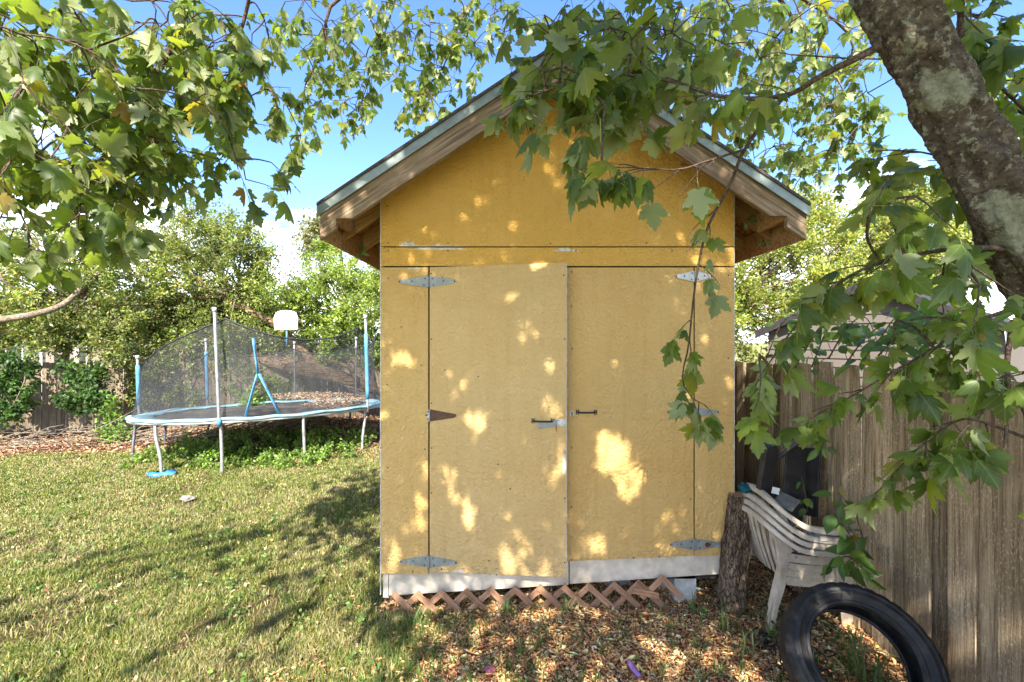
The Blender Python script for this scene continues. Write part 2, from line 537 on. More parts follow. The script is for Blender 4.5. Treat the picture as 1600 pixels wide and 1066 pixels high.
M['bark_pale'] = bark_mat('pale_branch', (0.30, 0.24, 0.17), (0.42, 0.35, 0.26), (0.12, 0.09, 0.06), None, (1, 1, 1), 20, 0.6)

M['maple_leaf'] = leafmat('maple_leaf', False, False, (0.085, 0.135, 0.020), (0.27, 0.30, 0.13), 0.48, 0.45)
M['maple_leaf_near'] = leafmat('veined_maple_leaf', False, True, (0.085, 0.135, 0.020), (0.27, 0.30, 0.13), 0.48, 0.42)
M['maple_petiole'] = plain('reddish_stalk', (0.20, 0.13, 0.07), 0.6, 0.3)
M['leaf_attr'] = leafmat('small_leaf', True, transl=0.34, gloss=0.45, under=(0.18, 0.22, 0.10), under_mix=0.35)
M['grass'] = leafmat('grass_blade', True, transl=0.30, gloss=0.5, tcol=(1.5, 1.5, 0.9))
M['litter'] = leafmat('dry_leaf', True, transl=0.10, gloss=0.8, tcol=(1.3, 1.0, 0.7))
M['plastic_white'] = plain('grimy_white_plastic', (0.58, 0.49, 0.37), 0.55, 0.35, 0.2, 9, 0, 0.05, dirt=(0.30, 0.25, 0.17))
M['tyre'] = plain('worn_rubber', (0.012, 0.0115, 0.011), 0.6, 0.3, 0.4, 26, 0, 0.4, dirt=(0.035, 0.031, 0.026))
M['black_plastic'] = plain('black_plastic', (0.022, 0.021, 0.022), 0.4, 0.45, 0.3, 10, dirt=(0.05, 0.045, 0.04))
M['sticker'] = plain('white_sticker', (0.7, 0.69, 0.65), 0.6, 0.3, 0.12, 30)
M['grey_rag'] = plain('grey_rag', (0.16, 0.15, 0.13), 0.95, 0.1, 0.4, 20, 0, 0.4, dirt=(0.08, 0.07, 0.06))
M['teal_rag'] = plain('teal_cloth', (0.015, 0.085, 0.095), 0.9, 0.1, 0.4, 30, 0, 0.3)
M['paper'] = plain('pale_paper', (0.46, 0.43, 0.39), 0.9, 0.1, 0.25, 18, 0, 0.2)
M['block'] = plain('grey_concrete', (0.36, 0.35, 0.33), 0.95, 0.1, 0.3, 26, 0, 0.4)
M['post_white'] = plain('painted_post', (0.58, 0.57, 0.52), 0.8, 0.2, 0.2, 12, 0, 0.2, dirt=(0.3, 0.27, 0.2))
M['steel'] = plain('galvanised_tube', (0.40, 0.40, 0.40), 0.4, 0.5, 0.2, 16, 0.5, 0.05, dirt=(0.24, 0.22, 0.20))
M['steel_dark'] = plain('dark_tube', (0.10, 0.10, 0.11), 0.5, 0.5, 0.3, 16, 0.3, 0.05)  # darker tube tone for the far and left legs
M['blue_foam'] = plain('faded_blue_sleeve', (0.07, 0.24, 0.42), 0.6, 0.3, 0.25, 20, dirt=(0.13, 0.31, 0.46))
M['blue_plastic'] = plain('bright_blue_plastic', (0.03, 0.21, 0.58), 0.45, 0.4, 0.15, 10)
M['teal_pad'] = plain('faded_teal_pad', (0.20, 0.40, 0.46), 0.6, 0.3, 0.3, 9, 0, 0.1, dirt=(0.40, 0.42, 0.39))
M['rim_white'] = plain('pale_rim', (0.50, 0.50, 0.47), 0.5, 0.4, 0.2, 12, 0, 0.05, dirt=(0.3, 0.3, 0.28))
M['mat_black'] = plain('trampoline_mat', (0.035, 0.035, 0.035), 0.85, 0.2, 0.3, 10, dirt=(0.13, 0.095, 0.06))
M['board_white'] = plain('white_backboard', (0.78, 0.77, 0.73), 0.4, 0.4, 0.06, 10)
M['siding_shaded'] = plain('shaded_beige_siding', (0.13, 0.11, 0.088), 0.8, 0.2, 0.15, 6)  # base darkened to stand in for tree shade on this siding
M['roof_grey'] = plain('grey_shingle', (0.055, 0.055, 0.06), 0.9, 0.2, 0.35, 30, 0, 0.4)
M['trim_dark'] = plain('dark_fascia', (0.035, 0.03, 0.028), 0.6, 0.3)
M['house_wall'] = plain('tan_house_wall', (0.24, 0.185, 0.15), 0.9, 0.1, 0.15, 5)
M['house_white'] = plain('white_trim', (0.42, 0.41, 0.39), 0.6, 0.3, 0.08, 8)
M['glass'] = plain('dark_glass', (0.03, 0.04, 0.045), 0.1, 0.6, 0.2, 3)
M['roof_brown'] = plain('brown_shingle', (0.26, 0.17, 0.14), 0.95, 0.1, 0.3, 20, 0, 0.4)
M['stone'] = plain('pale_stone', (0.22, 0.20, 0.17), 0.95, 0.1, 0.25, 16, 0, 0.5)
M['purple'] = plain('purple_plastic', (0.26, 0.13, 0.32), 0.45, 0.4, 0.15, 12)
M['pink'] = plain('pink_plastic', (0.26, 0.08, 0.10), 0.45, 0.4, 0.3, 30)
M['wire'] = plain('black_cable', (0.03, 0.03, 0.035), 0.6, 0.3)
M['black_mesh'] = plain('tangled_black_netting', (0.015, 0.015, 0.016), 0.5, 0.4)
M['vine_leaf'] = leafmat('glossy_vine_leaf', False, False, (0.065, 0.125, 0.022), (0.12, 0.17, 0.05), 0.25, 0.42)

def osb_mat():
    m, nt, b = newmat('strand_board', 0.85, 0.2)
    v = coords(nt)
    vo = nd(nt, 'ShaderNodeTexVoronoi', Scale=26.0)
    mp = coords(nt, (1, 2.2, 2.2))
    nt.links.new(mp, vo.inputs['Vector'])
    n = noise(nt, v, 40, 4, 0.6)
    sp = nt.nodes.new('ShaderNodeSeparateColor'); nt.links.new(vo.outputs['Color'], sp.inputs[0])
    c = ramp(nt, sp.outputs[0], [(0.0, (0.14, 0.065, 0.022)), (0.5, (0.32, 0.17, 0.065)), (1.0, (0.46, 0.28, 0.12))])
    c = mix(nt, 1.0, c, ramp(nt, n, [(0.3, 0.6), (0.7, 1.1)]), 'MULTIPLY')
    nt.links.new(c, b.inputs['Base Color'])
    bump(nt, b, vo.outputs['Distance'], 0.5, 0.01)
    return m
M['osb'] = osb_mat()

def net_mat():
    m = bpy.data.materials.new('black_safety_net'); m.use_nodes = True
    nt = m.node_tree; b = nt.nodes['Principled BSDF']; out = nt.nodes['Material Output']
    b.inputs['Base Color'].default_value = (0.030, 0.030, 0.029, 1)
    b.inputs['Roughness'].default_value = 0.7
    tr = nt.nodes.new('ShaderNodeBsdfTransparent')
    ms = nt.nodes.new('ShaderNodeMixShader')
    n = noise(nt, coords(nt), 2.5, 3, 0.5)
    f = ramp(nt, n, [(0.3, 0.36), (0.7, 0.52)])
    nt.links.new(f, ms.inputs[0])
    nt.links.new(tr.outputs[0], ms.inputs[1]); nt.links.new(b.outputs[0], ms.inputs[2])
    nt.links.new(ms.outputs[0], out.inputs['Surface'])
    return m
M['net'] = net_mat()

# ================================================================== GROUND
def vnoise(x, y, s, seed=0):
    """cheap smooth 2-D noise in 0..1"""
    x = np.asarray(x, float) * s + seed * 13.7; y = np.asarray(y, float) * s + seed * 7.3
    xi = np.floor(x); yi = np.floor(y); fx = x - xi; fy = y - yi
    fx = fx * fx * (3 - 2 * fx); fy = fy * fy * (3 - 2 * fy)
    def h(a, b):
        v = np.sin(a * 127.1 + b * 311.7 + seed) * 43758.5453
        return v - np.floor(v)
    return (h(xi, yi) * (1 - fx) + h(xi + 1, yi) * fx) * (1 - fy) + (h(xi, yi + 1) * (1 - fx) + h(xi + 1, yi + 1) * fx) * fy

def grass_density(x, y):
    n = vnoise(x, y, 2.3, 1) - 0.5
    n2 = vnoise(x, y, 7.0, 2) - 0.5
    front = 1 - sstep(-1.05, -0.35, x + 0.35 * n + 0.35 * n2 + 0.10 * np.clip(3.0 - y, -1, 1))
    left = np.where(y > 3.5, 1.0 * (x < -1.02), front)
    d = np.where(y > 3.5, left, front)
    far = 1 - sstep(7.6, 8.7, y + 0.9 * n + 0.12 * np.clip(-5 - x, 0, 3))
    bare = sstep(0.24, 0.40, vnoise(x, y, 1.7, 5) * 0.6 + vnoise(x, y, 4.1, 6) * 0.4)
    return d * far * (0.22 + 0.78 * bare)

def build_ground():
    xs = np.concatenate([[-400, -150, -60, -30, -18], np.arange(-12, 6.01, 0.12), [9, 14, 30, 60, 150, 400]])
    ys = np.concatenate([[-400, -150, -50, -20, -8, -3, -1, 0.5], np.arange(1.2, 13.0, 0.12), [16, 22, 40, 80, 200, 500]])
    X, Y = np.meshgrid(xs, ys, indexing='ij')
    Z = ground_z(X, Y) - 0.006
    Z += 0.03 * sstep(8.2, 9.6, Y) * vnoise(X, Y, 1.2, 9) * (Y < 13)
    nx, ny = X.shape
    v = np.stack([X, Y, Z], -1).reshape(-1, 3)
    I = np.arange(nx * ny).reshape(nx, ny)
    f = np.stack([I[:-1, :-1], I[1:, :-1], I[1:, 1:], I[:-1, 1:]], -1).reshape(-1, 4)
    g = grass_density(v[:, 0], v[:, 1])
    g = np.where((v[:, 1] > 13) | (v[:, 1] < 1.2), 0.8, g)
    m = vnoise(v[:, 0], v[:, 1], 3.0, 3)
    lawn = np.stack([0.115 + 0.05 * m, 0.115 + 0.03 * m, 0.035 + 0.012 * m], -1)
    soil = np.stack([0.105 + 0.05 * m, 0.066 + 0.03 * m, 0.040 + 0.018 * m], -1)
    c = soil * (1 - g[:, None]) + lawn * g[:, None]
    open_lawn = ((v[:, 1] > 13) | (v[:, 1] < 1.2))[:, None]
    c = np.where(open_lawn, np.array([[0.22, 0.215, 0.075]]), c)
    mt, nt, b = newmat('soil_and_thatch', 0.95, 0.1)
    a = nt.nodes.new('ShaderNodeVertexColor'); a.layer_name = 'Col'
    vv = coords(nt)
    n = noise(nt, vv, 60, 6, 0.7)
    n2 = noise(nt, vv, 4, 5, 0.6)
    cc = mix(nt, 1.0, a.outputs[0], ramp(nt, n, [(0.3, 0.45), (0.7, 1.5)]), 'MULTIPLY')
    cc = mix(nt, 1.0, cc, ramp(nt, n2, [(0.3, 0.8), (0.7, 1.2)]), 'MULTIPLY')
    nt.links.new(cc, b.inputs['Base Color'])
    bump(nt, b, n, 1.0, 0.03)
    o = obj('ground', v, f, mt, None, True, c)
    kind(o, 'structure')
    o['label'] = 'garden ground of thatch and brown soil'
    return o
build_ground()

# ------------------------------------------------------------------ blades and dry leaves (numpy)
def frames(n, az=None, tilt=None):
    return None

def blades(x, y, z, h, w, colr, lean=0.5, flop=0.6):
    """three-triangle grass blades; returns verts, tris, colours"""
    n = len(x)
    a = rng.uniform(0, 2 * PI, n)
    la = rng.uniform(0, 2 * PI, n)
    le = np.abs(rng.normal(0, lean, n)).clip(0, 1.25)
    dx, dy = np.cos(la), np.sin(la)
    wx, wy = np.cos(a) * w / 2, np.sin(a) * w / 2
    m = 0.5
    mx, my, mz = x + dx * h * m * np.sin(le), y + dy * h * m * np.sin(le), z + h * m * np.cos(le)
    l2 = (le + np.abs(rng.normal(0, flop, n))).clip(0, 1.9)
    tx, ty, tz = mx + dx * h * m * np.sin(l2), my + dy * h * m * np.sin(l2), mz + h * m * np.cos(l2)
    V = np.stack([np.stack([x - wx, y - wy, z], -1), np.stack([x + wx, y + wy, z], -1),
                  np.stack([mx + wx * .8, my + wy * .8, mz], -1), np.stack([mx - wx * .8, my - wy * .8, mz], -1),
                  np.stack([tx, ty, tz], -1)], 1)
    base = np.arange(n)[:, None] * 5
    T = np.stack([base + [0, 1, 2], base + [0, 2, 3], base + [3, 2, 4]], 1).reshape(-1, 3)
    C = np.repeat(colr[:, None, :], 5, 1)
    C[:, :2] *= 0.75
    return V.reshape(-1, 3), T, C.reshape(-1, 3)

def in_view(x, y, mx=0.06, z=0.0):
    px = 800 + FPX * x / y; py = 533 - FPX * (z - EYE) / y
    return (px > -1600 * mx) & (px < 1600 * (1 + mx)) & (py < 1066 * (1 + mx * 2))

def palette(n, cols, w, jit=0.18):
    cols = np.array(cols); k = rng.choice(len(cols), n, p=np.array(w) / np.sum(w))
    c = cols[k] * (1 + rng.normal(0, jit, (n, 1))) * (1 + rng.normal(0, jit * 0.35, (n, 3)))
    return c.clip(0.004, 0.9)

def build_lawn():
    n = 620000
    y = rng.uniform(2.35, 9.4, n)
    x = rng.uniform(-1.25, 0.55, n) * y
    keep = in_view(x, y) & (rng.uniform(0, 1, n) < grass_density(x, y)) & ~((x > -1.03) & (y > 3.46))
    x, y = x[keep], y[keep]
    far = np.sqrt(x * x + y * y) / 3.0
    h = rng.uniform(0.022, 0.052, len(x)) * (0.55 + 0.75 * vnoise(x, y, 3.5, 4) + 0.45 * vnoise(x, y, 11.0, 14))
    w = rng.uniform(0.0035, 0.0065, len(x)) * np.maximum(1, far)
    dry = vnoise(x, y, 1.1, 7) * 0.6 + vnoise(x, y, 5.0, 8) * 0.4
    green = palette(len(x), [(0.14, 0.17, 0.028), (0.19, 0.21, 0.045), (0.26, 0.26, 0.068), (0.075, 0.12, 0.02)], [3, 3, 2, 1.5])
    straw = palette(len(x), [(0.36, 0.315, 0.15), (0.30, 0.27, 0.115), (0.28, 0.20, 0.105)], [3, 3, 1])
    k = (rng.uniform(0, 1, len(x)) < (0.22 + 0.46 * sstep(0.38, 0.72, dry)))[:, None]
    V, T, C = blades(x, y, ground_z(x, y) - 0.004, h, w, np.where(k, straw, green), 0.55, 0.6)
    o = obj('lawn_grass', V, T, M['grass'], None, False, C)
    kind(o, 'stuff'); tag(o, 'short patchy green and straw lawn grass left of the shed', 'grass')
    # looser, longer tufts in the bed
    n = 520
    cx = np.concatenate([rng.uniform(-1.0, 1.9, n - 60), rng.uniform(1.7, 2.3, 60)]); cy = rng.uniform(2.45, 3.45, n)
    ok = rng.uniform(0, 1, n) < np.where(cx < 0.2, 0.75, 0.28)
    cx, cy = cx[ok], cy[ok]
    k = rng.integers(4, 13, len(cx))
    x = np.repeat(cx, k) + rng.normal(0, 0.015, k.sum()); y = np.repeat(cy, k) + rng.normal(0, 0.015, k.sum())
    h = rng.uniform(0.05, 0.13, len(x)); w = rng.uniform(0.004, 0.007, len(x))
    c = palette(len(x), [(0.09, 0.17, 0.03), (0.14, 0.22, 0.05), (0.06, 0.12, 0.03), (0.30, 0.25, 0.11)], [3, 3, 2, 1])
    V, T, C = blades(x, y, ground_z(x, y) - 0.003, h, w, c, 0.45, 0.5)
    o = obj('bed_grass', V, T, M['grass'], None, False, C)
    kind(o, 'stuff'); tag(o, 'sparse green grass sprouting through the leaf litter before the shed', 'grass')
build_lawn()

def chips(x, y, z, size, colr, flat=0.5, asp=0.6):
    """curled dry leaves and bark chips: six-vertex bent lozenges"""
    n = len(x)
    a = rng.uniform(0, 2 * PI, n)
    pit = rng.normal(0, flat, n); rol = rng.normal(0, flat, n)
    u = np.stack([np.cos(a) * np.cos(pit), np.sin(a) * np.cos(pit), np.sin(pit)], -1)
    s = np.stack([-np.sin(a), np.cos(a), np.zeros(n)], -1)
    nn = np.cross(u, s)
    s = s * np.cos(rol)[:, None] + nn * np.sin(rol)[:, None]
    nn = np.cross(u, s)
    p = np.stack([x, y, z], -1)
    sz = size[:, None]; w = sz * (asp * rng.uniform(0.5, 1.2, (n, 1)))
    cu = sz * rng.uniform(-0.25, 0.35, (n, 1))
    V = np.stack([p - u * sz / 2 + nn * cu * .5, p + s * w / 2 + nn * cu, p + u * sz / 2 + nn * cu * .6, p - s * w / 2 + nn * cu, p + u * sz * .1], 1)
    b = np.arange(n)[:, None] * 5
    T = np.stack([b + [0, 4, 1], b + [4, 2, 1], b + [0, 3, 4], b + [4, 3, 2]], 1).reshape(-1, 3)
    return V.reshape(-1, 3), T, np.repeat(colr[:, None, :], 5, 1).reshape(-1, 3)

LIT = [(0.42, 0.225, 0.11), (0.54, 0.33, 0.175), (0.26, 0.14, 0.07), (0.64, 0.45, 0.27), (0.14, 0.083, 0.045), (0.56, 0.27, 0.12)]
LIT_BED = [tuple(min(.85, c * f) for c, f in zip(k, (1.95, 1.75, 1.5))) for k in LIT]
def build_litter():
    n = 90000
    y = rng.uniform(2.35, 4.6, n); x = rng.uniform(-1.5, 2.45, n)
    g = grass_density(x, y)
    keep = in_view(x, y) & (rng.uniform(0, 1, n) < (1.02 - g) * np.where(x < -0.2, 0.9, 1.0)) & ~((x > -1.0) & (x < 1.7) & (y > 3.9))
    x, y = x[keep], y[keep]
    V, T, C = chips(x, y, ground_z(x, y) + rng.uniform(-0.004, 0.016, len(x)), rng.lognormal(-4.1, 0.45, len(x)).clip(.005, .055), palette(len(x), LIT_BED, [3, 3, 3, 1.5, 2.6, 1.6], 0.25), 0.5)
    xs = rng.choice(len(x), 9000)
    xn, yn = x[xs] + rng.normal(0, .02, 9000), y[xs] + rng.normal(0, .02, 9000)
    V2, T2, C2 = chips(xn, yn, ground_z(xn, yn) + rng.uniform(0.0, 0.02, 9000), rng.lognormal(-3.2, .4, 9000).clip(.02, .13), palette(9000, LIT_BED, [2, 2, 3, 2, 2, .6], 0.25), 0.22, 0.075)
    T2 = T2 + len(V); V = np.concatenate([V, V2]); T = np.concatenate([T, T2]); C = np.concatenate([C, C2])
    o = obj('leaf_litter', V, T, M['litter'], None, False, C)
    kind(o, 'stuff'); tag(o, 'brown dry leaf litter and bark chips in front of the shed', 'leaf litter')
    # dry leaves strewn on the lawn and the bed by the back fence
    n = 26000
    y = rng.uniform(7.4, 12.0, n); x = rng.uniform(-1.25, -0.2, n) * y
    keep = (rng.uniform(0, 1, n) < 1.0 - grass_density(x, y))
    x, y = x[keep], y[keep]
    V, T, C = chips(x, y, ground_z(x, y) + rng.uniform(0.0, 0.09, len(x)) * sstep(8.0, 9.2, y), rng.uniform(0.03, 0.09, len(x)), palette(len(x), LIT, [3, 2, 3, 1.5, 4, 1], 0.22), 0.5)
    o = obj('brush_litter', V, T, M['litter'], None, False, C)
    kind(o, 'stuff'); tag(o, 'dark dry leaves heaped along the far fence', 'leaf litter')
    n = 700
    y = rng.uniform(2.5, 7.5, n); x = rng.uniform(-1.2, -0.2, n) * y
    keep = ~((x > -1.05) & (y > 3.4)); x, y = x[keep], y[keep]
    V, T, C = chips(x, y, ground_z(x, y) + rng.uniform(0.02, 0.04, len(x)), rng.uniform(0.015, 0.045, len(x)), palette(len(x), LIT, [3, 3, 2, 2, 1, 2], 0.2), 0.4)
    o = obj('fallen_leaves', V, T, M['litter'], None, False, C)
    kind(o, 'stuff'); tag(o, 'few brown fallen leaves strewn over the lawn', 'leaf litter')
build_litter()

def build_brush():
    """dead sticks heaped in front of the back fence"""
    mb = MB()
    for i in range(330):
        x = random.uniform(-12.2, -4.2); y = 9.0 + 0.30 * (x + 8.5) * 0.5 + random.uniform(-0.35, 0.9)
        y = min(max(y, 8.4), 10.9)
        z = gz(x, y) + random.uniform(0.0, 0.22)
        a = random.gauss(0, 0.55); l = random.uniform(0.3, 1.3)
        d = Vector((math.cos(a), math.sin(a) * 0.6, random.gauss(0.02, 0.18)))
        p = Vector((x, y, z)); q = p + d * l
        mid = (p + q) / 2 + Vector((0, 0, random.uniform(-0.05, 0.10)))
        q.z = max(q.z, gz(q.x, q.y) + 0.01)
        r = random.uniform(0.005, 0.016)
        mb.tube([p, mid, q], [r, r * 0.8, r * 0.4], 5)
    o = mb.build('brush_pile', M['bark_pale'])
    kind(o, 'stuff'); tag(o, 'tangle of dead sticks along the foot of the far fence', 'brush')
    tw = MB()
    return o
build_brush()

# single twigs lying on the bed
def twig_on_ground(pix, r, label):
    pts = []
    for px, py in pix:
        Y = FPX * EYE / (py - 533)
        p = P(px, py, Y); pts.append((p.x, p.y, gz(p.x, p.y) + 0.018 + r))
    pts = spline(pts, 14)
    rr = [r * (1 - 0.6 * i / 13) for i in range(14)]
    mb = MB().tube(pts, rr, 6)
    k = pts[8]; mb.tube([k, k + Vector((0.03, 0.05, 0.02)), k + Vector((0.08, 0.07, 0.03))], [r * .5, r * .4, r * .2], 5)
    tag(mb.build('fallen_twig', M['bark_pale'], None, True), label, 'twig')
twig_on_ground([(1065, 945), (1020, 970), (975, 990), (935, 998)], 0.006, 'long pale curved twig lying on leaf litter below the right door')
twig_on_ground([(740, 1005), (752, 1035), (768, 1062)], 0.005, 'thin brown twig pointing at the camera beside the pink toy')
twig_on_ground([(1005, 978), (1025, 1000), (1035, 1022)], 0.004, 'short thin twig on leaf litter right of the long curved twig')
twig_on_ground([(1085, 995), (1110, 1015)], 0.0035, 'tiny straight twig on leaf litter near the log')

# ================================================================== FENCES
def board_mesh(w, h, t, k):
    """a weathered board with slightly ragged top and eased edges"""
    r = random.Random(k)
    n = 5
    vs = []; fs = []
    zs = [0, h * 0.3, h * 0.62, h * 0.9, h + r.uniform(-0.012, 0.012)]
    for i, z in enumerate(zs):
        b = r.uniform(-0.003, 0.003); c = r.uniform(-0.002, 0.002)
        top = 0.012 if i == n - 1 else 0
        for (sx, sy) in ((-1, -1), (1, -1), (1, 1), (-1, 1)):
            vs.append((sx * (w / 2 - top) + b, sy * t / 2 + c, z + (r.uniform(-0.006, 0.006) if i == n - 1 else 0)))
    for i in range(n - 1):
        for k2 in range(4):
            a, b2 = i * 4 + k2, i * 4 + (k2 + 1) % 4
            fs.append((a, b2, b2 + 4, a + 4))
    fs.append((3, 2, 1, 0)); fs.append((16, 17, 18, 19))
    return vs, fs

def fence(name, label, A, B, h, w, gap, mat, shadow=0.0, z_of=None, t=0.02, facing=1):
    t_ = thing(name, label, 'fence')
    A = Vector((*A, 0)); B = Vector((*B, 0))
    d = (B - A); Ln = d.length; d.normalize()
    ang = math.atan2(d.y, d.x)
    nrm = Vector((d.y, -d.x, 0)) * facing        # towards the viewer
    meshes = []
    for k in range(6):
        vs, fs = board_mesh(w, h, t, k + 5)
        meshes.append(new_mesh('board', vs, fs, mat))
    s = w / 2; i = 0
    while s < Ln:
        p = A + d * s + nrm * (shadow if i % 2 else 0.0)
        o = link('board', random.choice(meshes), t_)
        o.location = (p.x, p.y, gz(p.x, p.y) - 0.02 + random.uniform(-0.015, 0.015))
        o.rotation_euler = (random.gauss(0, 0.004), random.gauss(0, 0.005), ang + random.gauss(0, 0.02))
        s += w + gap + random.uniform(-0.002, 0.004); i += 1
    for hz in (0.30, h * 0.5, h - 0.25):
        mb = MB()
        Mx = Matrix.Translation(A - nrm * 0.05) @ Matrix.Rotation(ang, 4, 'Z')
        mb.box(0, Ln, -0.018, 0.018, hz - 0.045, hz + 0.045, Mx)
        mb.build('rail', mat, t_)
    s = 0.4
    while s < Ln:
        p = A + d * s - nrm * 0.12
        MB().box(-0.045, 0.045, -0.045, 0.045, gz(p.x, p.y) - 0.1, h - 0.02, Matrix.Translation(p) @ Matrix.Rotation(ang, 4, 'Z')).build('post', mat, t_)
        s += 2.3
    return t_
FX = 2.36
fence('side_fence', 'tall grey lichened board fence running along the right side beside the chairs', (FX, 0.4), (FX, 12.6), 1.78, 0.140, -0.014, M['fence'], 0.022, facing=-1)
fence('back_fence', 'sunlit pale grey board fence behind the trampoline and vines', (-12.6, 9.25), (-1.4, 12.55), 1.66, 0.128, 0.006, M['fence_far'], 0.0, facing=1)

# ================================================================== SHED
WY = 3.5
def wx(px): return (px - 800) / FPX * WY
def wz(py): return EYE - (py - 533) / FPX * WY
XL, XR = wx(595), wx(1147)
XC = 0.362
PEAK = 4.115; SL = 0.667
def roof_z(x): return PEAK - SL * abs(x - XC)
RF, RB = 3.20, 6.85
EL, ER = XC - 1.725, XC + 1.725

shed = thing('garden_shed', 'yellow stucco garden shed with double doors and wooden gable roof', 'shed', (0, 0, 0))

def panel(name, poly, mat, y0=WY, t=0.016, parent=shed, bevel=0.002):
    return MB().prism(poly, y0, y0 + t).build(name, mat, parent, False, bevel, 1)

seam_z, door_z = wz(386), wz(417)
panel('wall_panel', [(XL, seam_z + .005), (XR, seam_z + .005), (XR, roof_z(XR) - 0.05), (XC, PEAK - 0.05), (XL, roof_z(XL) - 0.05)], M['stucco_gable'])['label'] = 'deep yellow gable panel'
panel('wall_panel', [(XL, door_z + .006), (XR, door_z + .006), (XR, seam_z - .004), (XL, seam_z - .004)], M['stucco_gable'], WY - 0.002)['label'] = 'narrow band above the doors'
panel('wall_panel', [(XL, wz(897)), (wx(669.0), wz(898)), (wx(669.0), door_z - .004), (XL, door_z - .004)], M['stucco'])
panel('wall_panel', [(wx(1086), wz(869)), (XR, wz(867)), (XR, door_z - .004), (wx(1086), door_z - .004)], M['stucco'])
# framing seen in the gaps, side and back walls, floor
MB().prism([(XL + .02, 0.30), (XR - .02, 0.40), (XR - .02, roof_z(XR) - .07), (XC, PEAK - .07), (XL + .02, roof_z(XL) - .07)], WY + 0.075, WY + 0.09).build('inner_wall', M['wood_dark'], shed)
for sx in (XL, XR - 0.016):
    MB().box(sx, sx + 0.016, WY + 0.018, 6.5, 0.20, roof_z(XL) - 0.06).build('side_wall', M['stucco'], shed)
MB().prism([(XL + .02, 0.2), (XR - .02, 0.2), (XR - .02, roof_z(XR) - .06), (XC, PEAK - .06), (XL + .02, roof_z(XL) - .06)], 6.484, 6.50).build('back_wall', M['stucco'], shed)
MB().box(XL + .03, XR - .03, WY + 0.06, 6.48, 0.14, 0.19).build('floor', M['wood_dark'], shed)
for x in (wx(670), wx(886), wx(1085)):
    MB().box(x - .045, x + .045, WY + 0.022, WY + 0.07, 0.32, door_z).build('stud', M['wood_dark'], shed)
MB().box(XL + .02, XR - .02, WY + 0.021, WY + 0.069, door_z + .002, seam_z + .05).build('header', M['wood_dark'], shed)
# bare edge of the left corner
MB().box(XL - 0.006, XL - 0.0005, WY + 0.001, WY + 0.03, wz(930), roof_z(XL) - .1).build('corner_trim', M['white_edge'], shed)
MB().box(XR + 0.0005, XR + 0.005, WY + 0.001, WY + 0.03, wz(868), roof_z(XR) - .1).build('corner_trim', M['white_edge'], shed)

# skirt boards
MB().prism([(wx(606.5), wz(933)), (wx(889), wz(916)), (wx(889), wz(862)), (wx(606.5), wz(880))], WY + 0.006 + .012, WY + 0.05).build('skirt_board', M['skirt_white'], shed, False, 0.002, 1)
MB().prism([(wx(890.5), wz(915)), (wx(1132), wz(899)), (wx(1132), wz(850)), (wx(890.5), wz(862))], WY + 0.02, WY + 0.052).build('skirt_board', M['skirt_white'], shed, False, 0.002, 1)
MB().prism([(wx(597.5), wz(936)), (wx(605.7), wz(936)), (wx(605.7), wz(885)), (wx(597.5), wz(885))], WY + 0.017, WY + 0.05).build('skirt_board', M['skirt_white'], shed, False, 0.002, 1)
# near-black sheet paints in the shade under the floor; piers
MB().box(XL + .04, XR - .04, 4.2, 4.25, -0.1, 0.2).build('underfloor_shade', M['wood_dark'], shed)
MB().box(wx(1058), wx(1093), WY + 0.06, WY + 0.2, -0.06, wz(903)).build('pier_post', M['post_white'], shed, False, 0.006, 2)
MB().prism([(wx(1040), -0.06), (wx(1075), -0.06), (wx(1075), wz(908)), (wx(1040), wz(908))], WY + 0.21, WY + 0.40).build('concrete_block', M['block'], shed, False, 0.008, 2)
MB().prism([(wx(700), -0.1), (wx(760), -0.1), (wx(760), 0.1), (wx(700), 0.1)], WY + 0.21, WY + 0.40).build('concrete_block', M['block'], shed, False, 0.008, 2)
MB().prism([(wx(958), -0.06), (wx(1000), -0.06), (wx(1000), wz(912)), (wx(958), wz(912))], WY + 0.25, WY + 0.40).build('concrete_block', M['block'], shed, False, 0.008, 2)

# doors
HX = wx(671.5)
DW = 1.043
OPEN = R(4.9)
left_door = link('door', None, shed)
left_door.location = (HX, WY - 0.0005, 0); left_door.rotation_euler = (0, 0, -OPEN)
MB().prism([(0, wz(893.5)), (DW, wz(893.5) + .004), (DW, 2.587), (0.0, door_z - .004)], -0.004, 0.022).build('door_panel', M['stucco_door'], left_door, False, 0.002, 1)
MB().box(DW + .0003, DW + .004, -0.003, 0.021, wz(893) + .004, 2.583).build('door_edge', M['white_edge'], left_door)
left_door['label'] = 'left door standing slightly open'
right_door = link('door', None, shed)
right_door.location = (wx(884), WY, 0)
rw = wx(1084) - wx(884)
MB().prism([(0, wz(877.5)), (rw, wz(868.5)), (rw, door_z - .005), (0, door_z - .005)], 0.001, 0.02).build('door_panel', M['stucco'], right_door, False, 0.002, 1)
right_door['label'] = 'closed right door'

